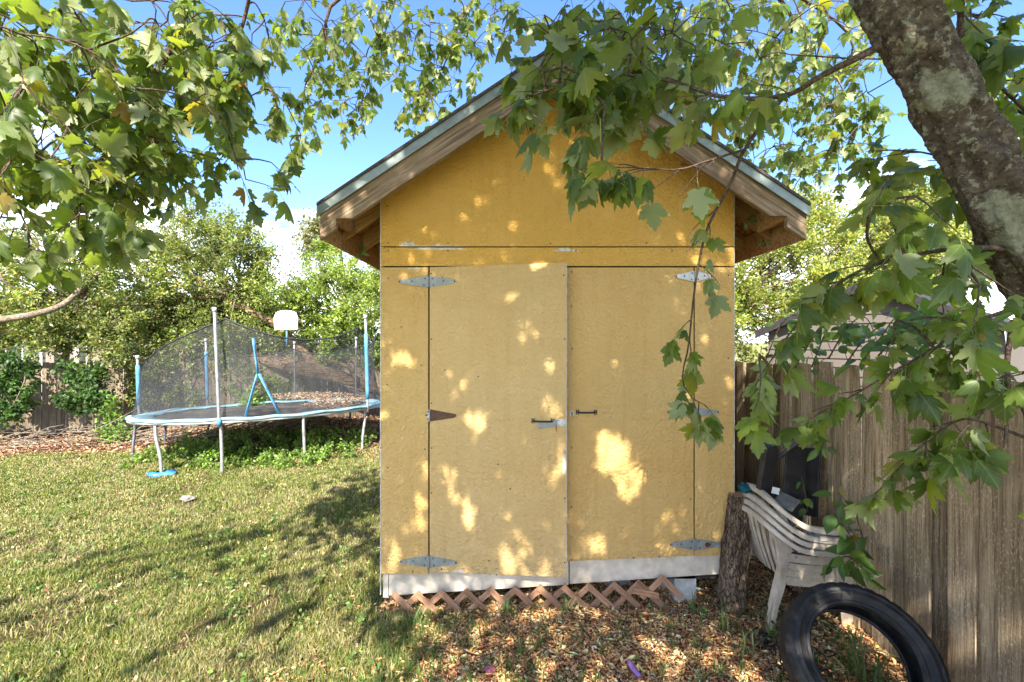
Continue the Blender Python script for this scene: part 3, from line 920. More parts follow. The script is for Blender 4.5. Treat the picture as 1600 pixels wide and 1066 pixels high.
# peeled paint: thin flakes of bare primer around the seams
def flake(name, x0, x1, z0, z1, y, seed, mat=M['peel'], parent=shed, n=14):
    r = random.Random(seed)
    n = 46; hh = 0.3; top = []
    for i in range(n + 1):
        hh = min(1, max(0.04, hh + r.gauss(0, .17)))
        top.append((x0 + (x1 - x0) * i / n + r.uniform(-.0018, .0018), z0 + (z1 - z0) * hh * min(1, 6 * i / n, 6 * (n - i) / n) * r.uniform(.8, 1)))
    top[0] = (x0, z0 + .001); top[-1] = (x1, z0 + .001)
    bot = [(x1, z0), (x0, z0)]
    return MB().prism(bot[::-1] + top[::-1], y - 0.0012, y + 0.001).build(name, mat, parent)
flake('peeled_patch', wx(622), wx(734), seam_z + .006, seam_z + .075, WY, 3)
flake('peeled_patch', wx(640), wx(735), seam_z - .022, seam_z - .0045, WY - .002, 8)
flake('peeled_patch', wx(862), wx(905), seam_z - .034, seam_z - .0045, WY - .002, 5)
flake('peeled_patch', wx(600), wx(668), door_z - .016, door_z - .0045, WY, 6)
flake('peeled_patch', wx(1100), wx(1142), seam_z - .02, seam_z - .0045, WY - .002, 9)
fl = flake('peeled_patch', DW - 0.03, DW - .001, 1.00, 1.20, -0.0045, 12, M['skirt_white'], left_door)
flake('peeled_patch', 0.17, 0.27, wz(893) + .003, wz(893) + .03, -0.0045, 14, M['skirt_white'], left_door)

# strap hinges
def hinge(px, py, lw, rw_, h, mats, swing=0.0, y=WY - 0.006):
    c = link('hinge', None, shed); c.location = (wx(px), y, wz(py)); 
    a = lw / FPX * WY; b = rw_ / FPX * WY; hh = h / FPX * WY / 2
    def strap(l, s, mat):
        poly = [(s * .006, -hh), (s * l * .92, -hh * .32), (s * l, 0 - hh * .1), (s * l * .98, hh * .25), (s * l * .92, hh * .32), (s * .006, hh)]
        return MB().prism(poly, -0.002, 0.003).build('strap', mat, c, False, 0.0008, 1)
    if lw: strap(a, -1, mats[0])
    if rw_: strap(b, 1, mats[1]).rotation_euler.z = -swing
    for k in range(5):
        MB().tube([(0, -0.004, -hh + 2 * hh * k / 5 + .001), (0, -0.004, -hh + 2 * hh * (k + 1) / 5 - .001)], 0.0062, 10).build('knuckle', mats[0], c, True)
    for s, l in ((-1, a), (1, b)):
        if l == 0: continue
        for u, w_ in ((0.10, 0.55), (0.14, -0.55), (0.52, 0.08), (0.93, 0.02)):
            x, z = s * l * u + s * 0.006, hh * w_
            MB().tube([(x, -0.0055, z), (x, -0.002, z)], [0.0042, 0.0062], 9).build('screw', M['screw'], c).rotation_euler.z = -swing * (s > 0)
    return c
G = (M['galv'], M['galv'])
hinge(670.5, 440.5, 48, 42, 18, G, OPEN)
hinge(671, 877, 46, 44, 19, G, OPEN)
hinge(671, 649, 4, 43, 19, (M['galv_new'], M['rust_hinge']), OPEN)
hinge(1085.5, 432, 30, 26, 17, (M['galv_new'], M['galv_new']))
hinge(1085, 644, 43, 38, 16, G)
h5 = hinge(1085.5, 850.5, 39, 44, 18, G)
MB().tube([(0.095, -0.006, 0.0), (0.095, -0.0025, 0.0)], [0.018, 0.019], 12).build('rust_spot', M['rust'], h5)

# handles and hasp
def pull(px, py, wpx, parent, base):
    c = link('handle', None, parent); c.location = base(px, py)
    w = wpx / FPX * WY
    for s in (0, 1):
        MB().box(s * w - .012, s * w + .012, -0.004, 0.0, -0.018, 0.018).build('handle_plate', M['black_iron'], c, False, 0.0015, 2)
        for dz in (-.011, .011):
            MB().tube([(s * w, -0.006, dz), (s * w, -0.003, dz)], 0.0035, 8).build('screw', M['galv_new'], c)
    MB().tube(spline([(0, -0.003, 0), (0.014, -0.028, 0), (w / 2, -0.034, 0), (w - .014, -0.028, 0), (w, -0.003, 0)], 17), 0.0068, 8).build('grip', M['black_iron'], c, True)
    return c
pull(902.5, 644, 28, right_door, lambda a, b: (wx(a) - wx(884), 0.0005, wz(b)))
pull(834.5, 655, 30, left_door, lambda a, b: (wx(a) - HX - .008, -0.0045, wz(b)))
hs = link('hasp', None, left_door); hs.location = (DW - 0.085, -0.0045, wz(657.5))
MB().box(0.018, 0.083, -0.003, 0.0, -0.025, 0.025).build('hasp_plate', M['galv_new'], hs, False, 0.002, 2)
MB().tube([(0.012, -0.004, -0.022), (0.012, -0.004, 0.022)], 0.005, 10).build('knuckle', M['galv'], hs, True)
for a, b in ((.03, .016), (.03, -.016), (.074, .016), (.074, -.016)):
    MB().tube([(a, -0.0055, b), (a, -0.0028, b)], 0.0035, 8).build('screw', M['screw'], hs)
tilt = Matrix.Rotation(R(-9), 4, 'Y')
flap = MB()
for (a0, a1, b0, b1) in ((-.135, .008, .008, .025), (-.135, .008, -.025, -.008), (-.135, -.118, -.008, .008), (-.108, .008, -.008, .008)):
    flap.box(a0, a1, -0.0085, -0.0055, b0, b1, Matrix.Translation((0.004, 0, -0.004)) @ tilt)
flap.build('hasp_strap', M['galv'], hs)
st_ = link('staple', None, right_door); st_.location = (wx(892) - wx(884) + .006, 0.0005, wz(646))
MB().box(-.017, .017, -0.003, 0.0, -.02, .02).build('staple_plate', M['galv_new'], st_, False, 0.0015, 1)
MB().tube(spline([(0, -.003, -.011), (0, -.02, -.010), (0, -.025, 0), (0, -.02, .010), (0, -.003, .011)], 13), 0.0036, 8).build('staple_loop', M['black_iron'], st_, True)

MB().prism([(.003, -.03), (.019, -.03), (.016, -.062), (.011, -.075), (.007, -.055)], -0.0004, 0.0).build('rust_stain', plain('rust_run', (0.42, 0.20, 0.06), .9, .1, .4, 80), hs)
# screws in the panels
scr = new_mesh('screw', *(lambda m: (m.v, m.f))(MB().tube([(0, -0.0015, 0), (0, 0.002, 0)], 0.0058, 8)), M['screw'])
r_ = random.Random(4)
for (x, y) in [(605, 322), (607, 392), (606, 380), (700, 380), (860, 381), (1010, 380), (1130, 380), (607, 435), (627, 511), (658, 571), (605, 601), (617, 573), (606, 731), (607, 875), (645, 893), (664, 702),
               (893, 425), (893, 478), (894, 545), (893, 700), (893, 792), (893, 875), (1079, 780), (1078, 850), (1138, 430), (1092, 690), (1138, 560), (990, 872), (1030, 870), (700, 392), (900, 392), (1050, 392)]:
    yy = WY - 0.0005 if not (386 < y < 416) else WY - 0.0025
    o = link('screw', scr, shed); o.location = (wx(x), yy, wz(y))
for (x, y) in [(673, 428), (674, 530), (674, 630), (674, 700), (674, 770), (880, 433), (882, 530), (882, 772), (882, 870), (690, 888), (765, 872), (779, 723), (798, 760), (748, 588), (695, 578), (691, 434), (777, 893)]:
    o = link('screw', scr, left_door); o.location = (min(max((x - 671) / 213 * DW, .012), DW - .012), -0.0045, wz(y))

# roof
def slope_prism(x0, x1, off_top, off_bot, y0, y1, name, mat, bevel=0.0):
    """slab following the roof between x0 and x1, off_* below the roof surface"""
    return MB().prism([(x0, roof_z(x0) - off_bot), (x1, roof_z(x1) - off_bot), (x1, roof_z(x1) - off_top), (x0, roof_z(x0) - off_top)], y0, y1)
roof = link('roof', None, shed)
for (a, b) in ((EL, XC), (XC, ER)):
    slope_prism(a, b, 0.012, 0.030, RF + .012, RB, 's', None).build('sheathing', M['osb'], roof)
    slope_prism(a - .008 * (a < XC - .1), b + .008 * (b > XC + .1), -0.012, 0.010, RF - .012, RB + .01, 's', None).build('shingle_layer', M['shingle'], roof)
    # metal drip edge in two overlapping lengths
    s = 1 if b > XC + .1 else -1
    e = b if s > 0 else a
    j = XC + s * 1.38
    for (u, v, dy) in ((XC + s * 0.0005, j + s * .02, 0.0), (j, e + s * 0.008, -0.0025)):
        x0, x1 = min(u, v), max(u, v)
        slope_prism(x0, x1, 0.0105, 0.086, RF + dy, RF + 0.0015 + dy, 's', None).build('drip_edge', M['drip'], roof)
        MB().add(*(lambda q: (q.v, q.f))(slope_prism(x0, x1, 0.082, 0.088, RF - .010 + dy, RF + dy, 's', None))).build('drip_lip', M['drip'], roof)
    MB().box(min(e, e + s * .0035), max(e, e + s * .0035), RF + .002, RB, roof_z(e) - .075, roof_z(e) - .003).build('drip_edge', M['drip'], roof)
    # barge rafter with its bird's-mouth notch over the wall line
    bx = XR if s > 0 else XL
    notch = bx + s * 0.235
    zb = lambda x: roof_z(x) - 0.252
    nz = zb(notch) + 0.075
    xin = None
    # where the horizontal seat cut meets the lower edge, up the slope
    xin = notch - s * (0.075 / SL)
    poly = [(e - s * .006, roof_z(e) - .252), (e - s * .006, roof_z(e) - .032), (XC + s * .002, PEAK - .032), (XC + s * .002, PEAK - .252), (xin, zb(xin)), (notch, zb(xin)), (notch, zb(notch))]
    MB().prism(poly, RF + .014, RF + .054).build('barge_rafter', M['wood_barge%d' % s], roof, False, 0.003, 1)
    # second board behind it
    slope_prism(min(bx + s * .17, e - s * .03), max(bx + s * .17, e - s * .03), 0.032, 0.17, RF + .056, RF + .09, 's', None).build('rafter', M['wood_raft%d' % s], roof)
    y = WY + 0.10
    while y < RB - .05:
        x0, x1 = sorted((bx - s * 0.05, e - s * .012))
        slope_prism(x0, x1, 0.032, 0.185, y, y + .04, 's', None).build('rafter', M['wood_raft%d' % s], roof, False, 0.002, 1)
        y += 0.46
    # cross block between the barge and the wall, fascia strip along the eave
    MB().box(min(bx + s * .232, bx + s * .27), max(bx + s * .232, bx + s * .27), RF + .056, WY + .1, roof_z(bx + s * .25) - .19, roof_z(bx + s * .25) - .055).build('blocking', M['wood_raft'], roof)
    MB().box(min(e - s * .030, e - s * .010), max(e - s * .030, e - s * .010), RF + .056, RB - .02, roof_z(e) - .245, roof_z(e) - .045).build('fascia', M['wood_raft'], roof, False, 0.002, 1)
    # lookout between barge and wall, higher up the slope
    for u in (0.45, 0.95):
        x = XC + s * u
        MB().box(x - .02, x + .02, RF + .055, WY - .002, roof_z(x) - .13, roof_z(x) - .048).build('lookout', M['wood_raft'], roof)

# ================================================================== LATTICE in front of the gap
lat = thing('lattice_skirt', 'low brown criss-cross lattice strip along the foot of the shed', 'lattice')
def lath(cx, cz, ang, ln, y):
    o = MB().box(-ln / 2, ln / 2, -0.004, 0.004, -0.023, 0.023).build('slat', M['lattice'], lat, False, 0.0015, 1)
    o.location = (cx, y, cz); o.rotation_euler = (random.gauss(0, .03), -ang, random.gauss(0, .02))
px = 616; i = 0
LY = WY - 0.035
while px < 1000:
    top = wz(921 - (px - 616) * 0.046) - 0.012
    x = wx(px)
    ln = 0.30 if i % 3 else 0.27
    dz = math.sin(R(43)) * ln / 2; dx = math.cos(R(43)) * ln / 2
    lath(x + dx, top - dz, R(-43) + random.gauss(0, .03), ln, LY - 0.006)      # falls to the right
    if i > 0:
        lath(x - dx + .03, top - dz, R(43) + random.gauss(0, .03), ln, LY + 0.006)
    px += 37.5 + random.uniform(-2.5, 2.5); i += 1
lath(wx(1018), wz(914), R(43), 0.24, LY)
lath(wx(1006), wz(922), R(-12), 0.20, LY - .012)
lath(wx(1046), wz(914), R(-46), 0.22, LY - .004)

# ================================================================== LOG against the shed corner
def log():
    pts = spline([P(1144, 948, 3.40), P(1148, 880, 3.41), P(1153, 810, 3.44), P(1156, 772, 3.46)], 26)
    n = 40; mb_v = []; fs = []
    r = random.Random(3)
    for i, p in enumerate(pts):
        t = i / 25
        rad = 0.098 - 0.026 * t
        for k in range(n):
            a = 2 * PI * k / n
            ridge = 0.010 * math.sin(7 * a + 3 * math.sin(6 * t)) + 0.006 * math.sin(17 * a + 9 * t) + r.uniform(-0.004, 0.004)
            mb_v.append((p.x + math.cos(a) * (rad + ridge), p.y + math.sin(a) * (rad + ridge), p.z + r.uniform(-.006, .006)))
    for i in range(25):
        for k in range(n):
            fs.append((i * n + k, i * n + (k + 1) % n, (i + 1) * n + (k + 1) % n, (i + 1) * n + k))
    t_ = thing('standing_log', 'rough barked brown log standing on end at the shed corner', 'log')
    obj('bark', mb_v, fs, M['bark_log'], t_, True)
    top = [mb_v[25 * n + k] for k in range(n)]
    c = pts[-1]
    obj('cut_end', [(c.x, c.y, c.z - .008)] + [((x - c.x) * .97 + c.x, (y - c.y) * .97 + c.y, z - .004) for x, y, z in top], [(0, 1 + k, 1 + (k + 1) % n) for k in range(n)], M['wood_raft'], t_)
    # torn strip of bare wood on the right side
    q = [P(1166, 846, 3.37), P(1169, 868, 3.365), P(1166, 892, 3.36)]
    MB().tube(q, [0.012, 0.026, 0.012], 8, True, 0.5).build('bare_wood', M['wood_raft'], t_, True)
log()

# ================================================================== CHAIRS
def chair_parts():
    """stacking garden chair, local frame: x forward, y left, z up"""
    parts = []
    # rim: from one arm end over the back to the other arm end
    half = [(0.235, 0.275, 0.615), (0.16, 0.283, 0.640), (0.02, 0.285, 0.648), (-0.12, 0.275, 0.672), (-0.225, 0.250, 0.735), (-0.300, 0.205, 0.805), (-0.345, 0.13, 0.855), (-0.36, 0.0, 0.878)]
    full = half + [(x, -y, z) for x, y, z in half[-2::-1]]
    sp = spline(full, 61)
    def band(path, w_of, th, down):
        vs = []; fs = []
        m = len(path)
        for i, p in enumerate(path):
            t = (path[min(i + 1, m - 1)] - path[max(i - 1, 0)]).normalized()
            out = Vector((-t.y, t.x, 0)); out = out.normalized() if out.length > 1e-5 else Vector((1, 0, 0))
            if out.dot(Vector((p.x + 0.03, p.y, 0))) < 0: out = -out
            w = w_of(i / (m - 1)); u = Vector((0, 0, 1))
            # rolled lip: inner, crown, outer, skirt
            ring = [p - out * w * .5 - u * th * 0.2, p - out * w * .42 + u * th * .5, p + out * w * .1 + u * th, p + out * w * .45 + u * th * .5, p + out * w * .52 - u * down, p + out * w * .42 - u * down, p + out * w * .36 - u * th * .1, p - out * w * .4 - u * th * .45]
            vs += ring
        k = 8
        for i in range(m - 1):
            for j in range(k):
                a, b = i * k + j, i * k + (j + 1) % k
                fs.append((a, b, b + k, a + k))
        fs.append(tuple(range(k))); fs.append(tuple((m - 1) * k + j for j in range(k)))
        return vs, fs
    parts.append(('rim', band(sp, lambda t: 0.062 - 0.014 * math.sin(PI * t), 0.016, 0.026), True))
    # back slats
    nsl = 7
    for i in range(nsl):
        f = (i - 3) / 3.0
        yt = f * 0.165; yb = f * 0.150
        top = Vector((-0.352 + 0.055 * f * f, yt, 0.862 - 0.055 * f * f)); bot = Vector((-0.215 + 0.02 * f * f, yb, 0.405))
        mid = (top + bot) / 2 + Vector((-0.012, 0, 0))
        m = MB()
        w = 0.0175
        pth = spline([bot, mid, top], 7)
        vs = []; fs = []
        for p in pth:
            vs += [p + Vector((-.004, -w, 0)), p + Vector((-.004, w, 0)), p + Vector((.004, w * .9, 0)), p + Vector((.004, -w * .9, 0))]
        for a in range(6):
            for j in range(4):
                b = a * 4 + j; c = a * 4 + (j + 1) % 4
                fs.append((b, c, c + 4, b + 4))
        parts.append(('back_slat', (vs, fs), False))
    # solid side strips of the back down to the rear legs
    def plate(path, wid, th=0.007):
        """tapering L-section leg following a path; wid = list of (wx, wy)"""
        vs = []; fs = []
        m = len(path)
        for p, (a, b, sy) in zip(path, wid):
            p = Vector(p)
            # L profile: one wing along x, one along y (towards the middle)
            pr = [(0, 0), (a, 0), (a, sy * th), (np.sign(a) * th, sy * th), (np.sign(a) * th, sy * b), (0, sy * b)]
            vs += [p + Vector((x, -y, 0)) for x, y in pr]
        k = 6
        for i in range(m - 1):
            for j in range(k):
                q, r = i * k + j, i * k + (j + 1) % k
                fs.append((q, r, r + k, q + k))
        fs.append(tuple(range(k))); fs.append(tuple((m - 1) * k + j for j in range(k)))
        return vs, fs
    for s in (1, -1):
        parts.append(('leg', plate(spline([(-0.300, s * .212, .795), (-0.245, s * .208, .60), (-0.245, s * .222, .42), (-0.315, s * .245, .16), (-0.352, s * .255, 0.0)], 15),
                                   [(0.030 + 0.034 * math.sin(PI * min(1, i / 10)), 0.05 + .01 * i / 14, s) for i in range(15)]), True))
        parts.append(('leg', plate(spline([(0.262, s * .292, .600), (0.262, s * .288, .45), (0.272, s * .283, .2), (0.282, s * .280, 0.0)], 13),
                                   [(-(0.115 - 0.058 * i / 12), 0.055, s) for i in range(13)]), True))
        # panel below the arm, between back and front leg, with the seat side rail
        m = MB()
        rows = spline([(-0.20, s * .235, .415), (-0.05, s * .245, .40), (0.10, s * .25, .40), (0.245, s * .268, .415)], 9)
        vs = []; fs = []
        for p in rows:
            vs += [p + Vector((0, 0, 0.02)), p + Vector((0, -s * .006, 0.02)), p + Vector((0, -s * .006, -.045)), p + Vector((0, 0, -.045))]
        for a in range(8):
            for j in range(4):
                b = a * 4 + j; c = a * 4 + (j + 1) % 4
                fs.append((b, c, c + 4, b + 4))
        parts.append(('seat_rail', (vs, fs), True))
    # seat: dished slab with slots left between strips
    for i in range(6):
        x0 = -0.205 + i * 0.076; x1 = x0 + 0.066
        vs = []; fs = []
        ny = 9
        for x in (x0, x1):
            for zt in (0.0, -0.008):
                for j in range(ny):
                    y = -0.235 + 0.47 * j / (ny - 1)
                    dish = 0.022 * ((y / 0.235) ** 2) - 0.018 * math.sin(PI * (x + .2) / .5)
                    vs.append(Vector((x, y, 0.412 + dish + zt)))
        def I(a, b, j): return (a * 2 + b) * ny + j
        for j in range(ny - 1):
            fs += [(I(0, 0, j), I(1, 0, j), I(1, 0, j + 1), I(0, 0, j + 1)), (I(0, 1, j), I(0, 1, j + 1), I(1, 1, j + 1), I(1, 1, j)),
                   (I(0, 0, j), I(0, 0, j + 1), I(0, 1, j + 1), I(0, 1, j)), (I(1, 0, j), I(1, 1, j), I(1, 1, j + 1), I(1, 0, j + 1))]
        fs += [(I(0, 0, 0), I(0, 1, 0), I(1, 1, 0), I(1, 0, 0)), (I(0, 0, ny - 1), I(1, 0, ny - 1), I(1, 1, ny - 1), I(0, 1, ny - 1))]
        parts.append(('seat_slat', (vs, fs), False))
    # front apron
    rows = spline([(0.262, .27, .41), (0.276, .12, .405), (0.28, 0, .40), (0.276, -.12, .405), (0.262, -.27, .41)], 13)
    vs = []; fs = []
    for i, p in enumerate(rows):
        d = 0.05 + 0.02 * abs(i - 6) / 6
        vs += [p + Vector((0, 0, .012)), p + Vector((-.007, 0, .012)), p + Vector((-.007, 0, -d)), p + Vector((0, 0, -d))]
    for a in range(12):
        for j in range(4):
            b = a * 4 + j; c = a * 4 + (j + 1) % 4
            fs.append((b, c, c + 4, b + 4))
    parts.append(('front_apron', (vs, fs), True))
    return parts

CH = (2.045, 3.34)
def chairs():
    data = []
    for nm, (vs, fs), sm in chair_parts():
        me = new_mesh(nm, vs, fs, M['plastic_white'], sm)
        bm = bmesh.new(); bm.from_mesh(me); bmesh.ops.recalc_face_normals(bm, faces=bm.faces); bm.to_mesh(me); bm.free()
        if sm: me.set_sharp_from_angle(angle=R(50))
        data.append((nm, me))
    labels = ['bottom chair of the stack of white plastic garden chairs, standing on the ground', 'second chair from the bottom in the stack of white plastic garden chairs',
              'third chair from the bottom in the stack of white plastic garden chairs', 'topmost white plastic garden chair of the stack, with junk on its seat']
    dz = [0, 0.044, 0.086, 0.146]
    for k in range(4):
        t_ = thing('garden_chair', labels[k], 'chair', (0, 0, 0), 'stacked white garden chairs')
        t_.location = (CH[0] + 0.012 * k, CH[1] + 0.003 * k, gz(*CH) + 0.005 + dz[k])
        t_.rotation_euler = (0, R(0.5 * k), R(4 - 0.8 * k)); t_.scale = (.88, .90, .88)
        for nm, me in data:
            link(nm, me, t_)
chairs()

# ------------------------------------------------------------------ junk heaped on the top chair
def rag(name, c, r, sq, mat, label, cat, seed, res=18):
    rr = random.Random(seed)
    ph = [rr.uniform(0, 6) for _ in range(6)]
    vs = []; fs = []
    for i in range(res + 1):
        th = PI * i / res
        for j in range(res * 2):
            a = PI * j / res
            w = 1 + 0.20 * math.sin(3 * a + ph[0]) * math.sin(th) + 0.14 * math.sin(5 * th + 2 * a + ph[1]) + 0.09 * math.sin(7 * a - 4 * th + ph[2]) + 0.05 * math.sin(13 * a + 6 * th + ph[3])
            vs.append((c[0] + r[0] * w * math.sin(th) * math.cos(a), c[1] + r[1] * w * math.sin(th) * math.sin(a), c[2] + r[2] * w * math.cos(th) * (1 if math.cos(th) > 0 else sq)))
    n = res * 2
    for i in range(res):
        for j in range(n):
            fs.append((i * n + j, (i + 1) * n + j, (i + 1) * n + (j + 1) % n, i * n + (j + 1) % n))
    return tag(obj(name, vs, fs, mat, None, True), label, cat)

def slab(name, A, B, w, t, nvec, mat, parent=None, bev=0.006, round_end=0.0):
    """board from A to B, width w across, thickness t along nvec"""
    A, B = Vector(A), Vector(B)
    d = B - A; L_ = d.length; d.normalize()
    nv = Vector(nvec); nv = (nv - d * nv.dot(d)).normalized(); s = d.cross(nv)
    Mx = Matrix((( s.x, nv.x, d.x, A.x), (s.y, nv.y, d.y, A.y), (s.z, nv.z, d.z, A.z), (0, 0, 0, 1)))
    if round_end:
        poly = [(-w / 2, 0), (w / 2, 0), (w / 2, L_ - round_end)] + [(w / 2 * math.cos(a), L_ - round_end + round_end * math.sin(a)) for a in [PI * k / 10 for k in range(1, 10)]] + [(-w / 2, L_ - round_end)]
        mb = MB().prism(poly, -t / 2, t / 2)
    else:
        mb = MB().box(-w / 2, w / 2, -t / 2, t / 2, 0, L_)
    o = mb.build(name, mat, parent, False, bev, 2)
    o.matrix_world = Mx
    return o, Mx

def junk():
    # black blade-like plastic arm with two stickers
    t_ = thing("black_appliance", "slim black plastic appliance with two small white stickers poking up behind the chairs", "appliance")
    A = P(1192, 775, 3.30); B = P(1205, 694, 3.26)
    o, Mx = slab('arm', A, B, 0.105, 0.045, (0.25, -1, 0.1), M['black_plastic'], t_, 0.008, 0.045)
    for (u, v) in ((0.012, 0.21), (-0.004, 0.12)):
        m = MB().box(u - .010, u + .010, -0.0245, -0.0228, v - .026, v + .026).build('sticker', M['sticker'], t_)
        m.matrix_world = Mx
    t2 = thing('black_plastic_bin', 'dark black plastic box leaning between the chairs and the fence', 'box')
    slab('box_wall', P(1236, 812, 3.26), P(1246, 698, 3.36), 0.175, 0.014, (0.2, -1, 0.25), M['black_plastic'], t2, 0.004)
    slab('box_wall', P(1262, 806, 3.30), P(1268, 700, 3.42), 0.16, 0.014, (1, 0.25, 0.0), M['black_plastic'], t2, 0.004)
    slab('label', P(1211, 772, 3.22), P(1213, 762, 3.225), 0.055, 0.004, (0.1, -1, 0.2), M['sticker'], t2, 0.001)
    t3 = MB().tube(spline([P(1206, 722, 3.34), P(1250, 690, 3.22), P(1296, 655, 3.10)], 9), [0.021, 0.018, 0.017, 0.017, 0.017, 0.017, 0.017, 0.019, 0.020], 10).build('black_bar', M['black_plastic'], None, True)
    tag(t3, 'black round bar slanting up from the chairs towards the fence', 'bar')
    z0 = gz(*CH)
    rag('grey_rag', (2.02, 3.28, z0 + 0.56), (0.12, 0.12, 0.08), 0.5, M['grey_rag'], 'crumpled grey rag lying on the top chair', 'rag', 4)
    rag('teal_rag', (1.735, 3.40, z0 + 0.90), (0.04, 0.05, 0.035), 0.8, M['teal_rag'], 'small teal cloth draped over the top of the chair backs', 'rag', 9)
    o, _ = slab('folded_tarp', P(1222, 792, 3.16), P(1236, 776, 3.22), 0.13, 0.012, (-0.5, -0.6, 0.6), M['grey_rag'], None, 0.003); tag(o, 'flat grey scrap of tarp lying across the junk on the chairs', 'tarp')
    rag('paper_bag', (2.15, 3.16, z0 + 0.655), (0.115, 0.08, 0.032), 0.6, M['paper'], 'pale crumpled paper bag resting at the front of the top chair', 'bag', 21)
    # leaf debris on the seat
    n = 420
    x = rng.uniform(1.92, 2.26, n); y = rng.uniform(3.10, 3.42, n)
    V, T, C = chips(x, y, z0 + 0.52 + rng.uniform(0, 0.055, n), rng.uniform(0.012, 0.034, n), palette(n, LIT, [3, 3, 3, 1.5, 2, 1.5], .2), 0.6)
    o = obj('seat_litter', V, T, M['litter'], None, False, C); kind(o, 'stuff'); tag(o, 'dry brown leaves collected on the top chair seat', 'leaf litter')
junk()

# ================================================================== TYRE
def tyre():
    R0, W = 0.352, 0.20
    # closed carcass profile: (radius, axial); open towards the hub
    prof = [(0.190, -0.070), (0.187, -0.084), (0.198, -0.096), (0.215, -0.098), (0.222, -0.0945), (0.232, -0.098), (0.262, -0.105), (0.266, -0.1085), (0.272, -0.1085), (0.276, -0.106), (0.300, -0.106), (0.304, -0.1078), (0.307, -0.1055), (0.325, -0.097), (0.338, -0.086), (0.346, -0.074)]
    tread = [(0.350, -0.070), (0.3505, -0.040), (0.345, -0.039), (0.345, -0.033), (0.352, -0.032), (0.352, -0.004), (0.346, -0.003), (0.346, 0.003), (0.352, 0.004), (0.352, 0.032), (0.345, 0.033), (0.345, 0.039), (0.3505, 0.040), (0.350, 0.070)]
    outer = prof + tread + [(r, -a) for r, a in prof[::-1]]
    inner = [(0.200, 0.068), (0.235, 0.088), (0.275, 0.094), (0.315, 0.085), (0.333, 0.06), (0.336, 0), (0.333, -0.06), (0.315, -0.085), (0.275, -0.094), (0.235, -0.088), (0.200, -0.068)]
    ring = [(0.352 - (0.352 - r) * 0.72, a) for r, a in outer + inner]
    n = 144; m = len(ring); vs = []; fs = []
    for i in range(n):
        a = 2 * PI * i / n
        for (r, ax) in ring:
            rr = r
            if abs(ax) > 0.055 and 0.341 < r: rr = r - (0.007 if i % 4 == 0 else 0.0)
            if 0.305 < r < 0.330 and abs(ax) > .09 and i % 4 in (0, 1): ax = ax * 0.975      # shoulder blocks
            vs.append((rr * math.cos(a), ax, rr * math.sin(a)))
    for i in range(n):
        for j in range(m):
            fs.append((i * m + j, i * m + (j + 1) % m, ((i + 1) % n) * m + (j + 1) % m, ((i + 1) % n) * m + j))
    me = new_mesh('old_tyre', vs, fs, M['tyre'], True)
    bm = bmesh.new(); bm.from_mesh(me); bmesh.ops.recalc_face_normals(bm, faces=bm.faces); bm.to_mesh(me); bm.free()
    me.set_sharp_from_angle(angle=R(40))
    o = link('old_tyre', me)
    tag(o, 'worn black car tyre leaning against the chairs and the fence', 'tyre')
    # leaning back: axis tipped well towards the sky
    ax = Vector((-0.20, -0.74, 0.645)).normalized()
    c = P(1342, 1032, 2.34)
    q = Vector((0, -1, 0)).rotation_difference(ax)
    o.rotation_mode = 'QUATERNION'; o.rotation_quaternion = q
    ext = math.sqrt(max(0, 1 - ax.z ** 2)) * 0.352 + abs(ax.z) * 0.09
    o.location = c
    return o
ty = tyre()

def netting():
    mb = MB(); r = random.Random(8)
    for k in range(46):
        x = r.uniform(1.58, 1.84); y = r.uniform(2.55, 3.05); z = gz(x, y)
        p = Vector((x, y, z + r.uniform(0, .04)))
        pts = [p]
        for s in range(5):
            p = p + Vector((r.gauss(0, .03), r.gauss(-.01, .03), r.gauss(0.004, .025)))
            p.z = min(max(p.z, z + .004), z + .13); pts.append(p.copy())
        mb.tube(spline(pts, 12), 0.0045, 5)
    o = mb.build('black_netting', M['black_mesh'], None, True); kind(o, 'stuff')
    tag(o, 'tangled black plastic netting on the ground left of the tyre', 'netting')
netting()

# long leaves growing through and around the tyre
def long_tuft(name, cx, cy, n, h, label, seed, spread=0.12, droop=0.7):
    r = random.Random(seed); mb = MB()
    for k in range(n):
        a = r.uniform(0, 2 * PI); l = h * r.uniform(.55, 1.1); w = r.uniform(.004, .0075)
        b = Vector((cx + r.gauss(0, spread * .25), cy + r.gauss(0, spread * .25), 0)); b.z = gz(b.x, b.y) - .01
        d = Vector((math.cos(a), math.sin(a), 0)); s = Vector((-d.y, d.x, 0))
        out = r.uniform(.1, droop)
        vs = []
        for i in range(7):
            t = i / 6
            p = b + d * (out * l * t * t) + Vector((0, 0, l * (t - 0.42 * out * t * t)))
            ww = w * (1 - t ** 2.2) + .0004
            vs += [p - s * ww, p + s * ww + Vector((0, 0, 0.0015))]
        mb.add(vs, [(2 * i, 2 * i + 1, 2 * i + 3, 2 * i + 2) for i in range(6)])
    cols = []
    for k in range(n):
        c = random.choice([(0.10, 0.17, 0.04), (0.15, 0.22, 0.07), (0.07, 0.13, 0.03), (0.26, 0.25, 0.11)])
        cols += [c] * 14
    return tag(obj(name, mb.v, mb.f, M['grass'], None, True, np.array(cols)), label, 'plant')
long_tuft('grass_tuft', 2.02, 2.62, 34, 0.30, 'long arching grass growing inside the ring of the tyre', 1, 0.22, 1.0)
long_tuft('grass_tuft', 1.50, 3.12, 16, 0.26, 'tall thin grass in front of the bottom of the log', 2, 0.12, .5)
long_tuft('grass_tuft', 1.38, 3.42, 12, 0.22, 'dark grass tuft beside the pier left of the log', 3, 0.1, .7)
long_tuft('grass_tuft', 1.46, 2.86, 12, 0.18, 'small grass tuft on leaf litter below the chairs', 5, 0.1, .8)
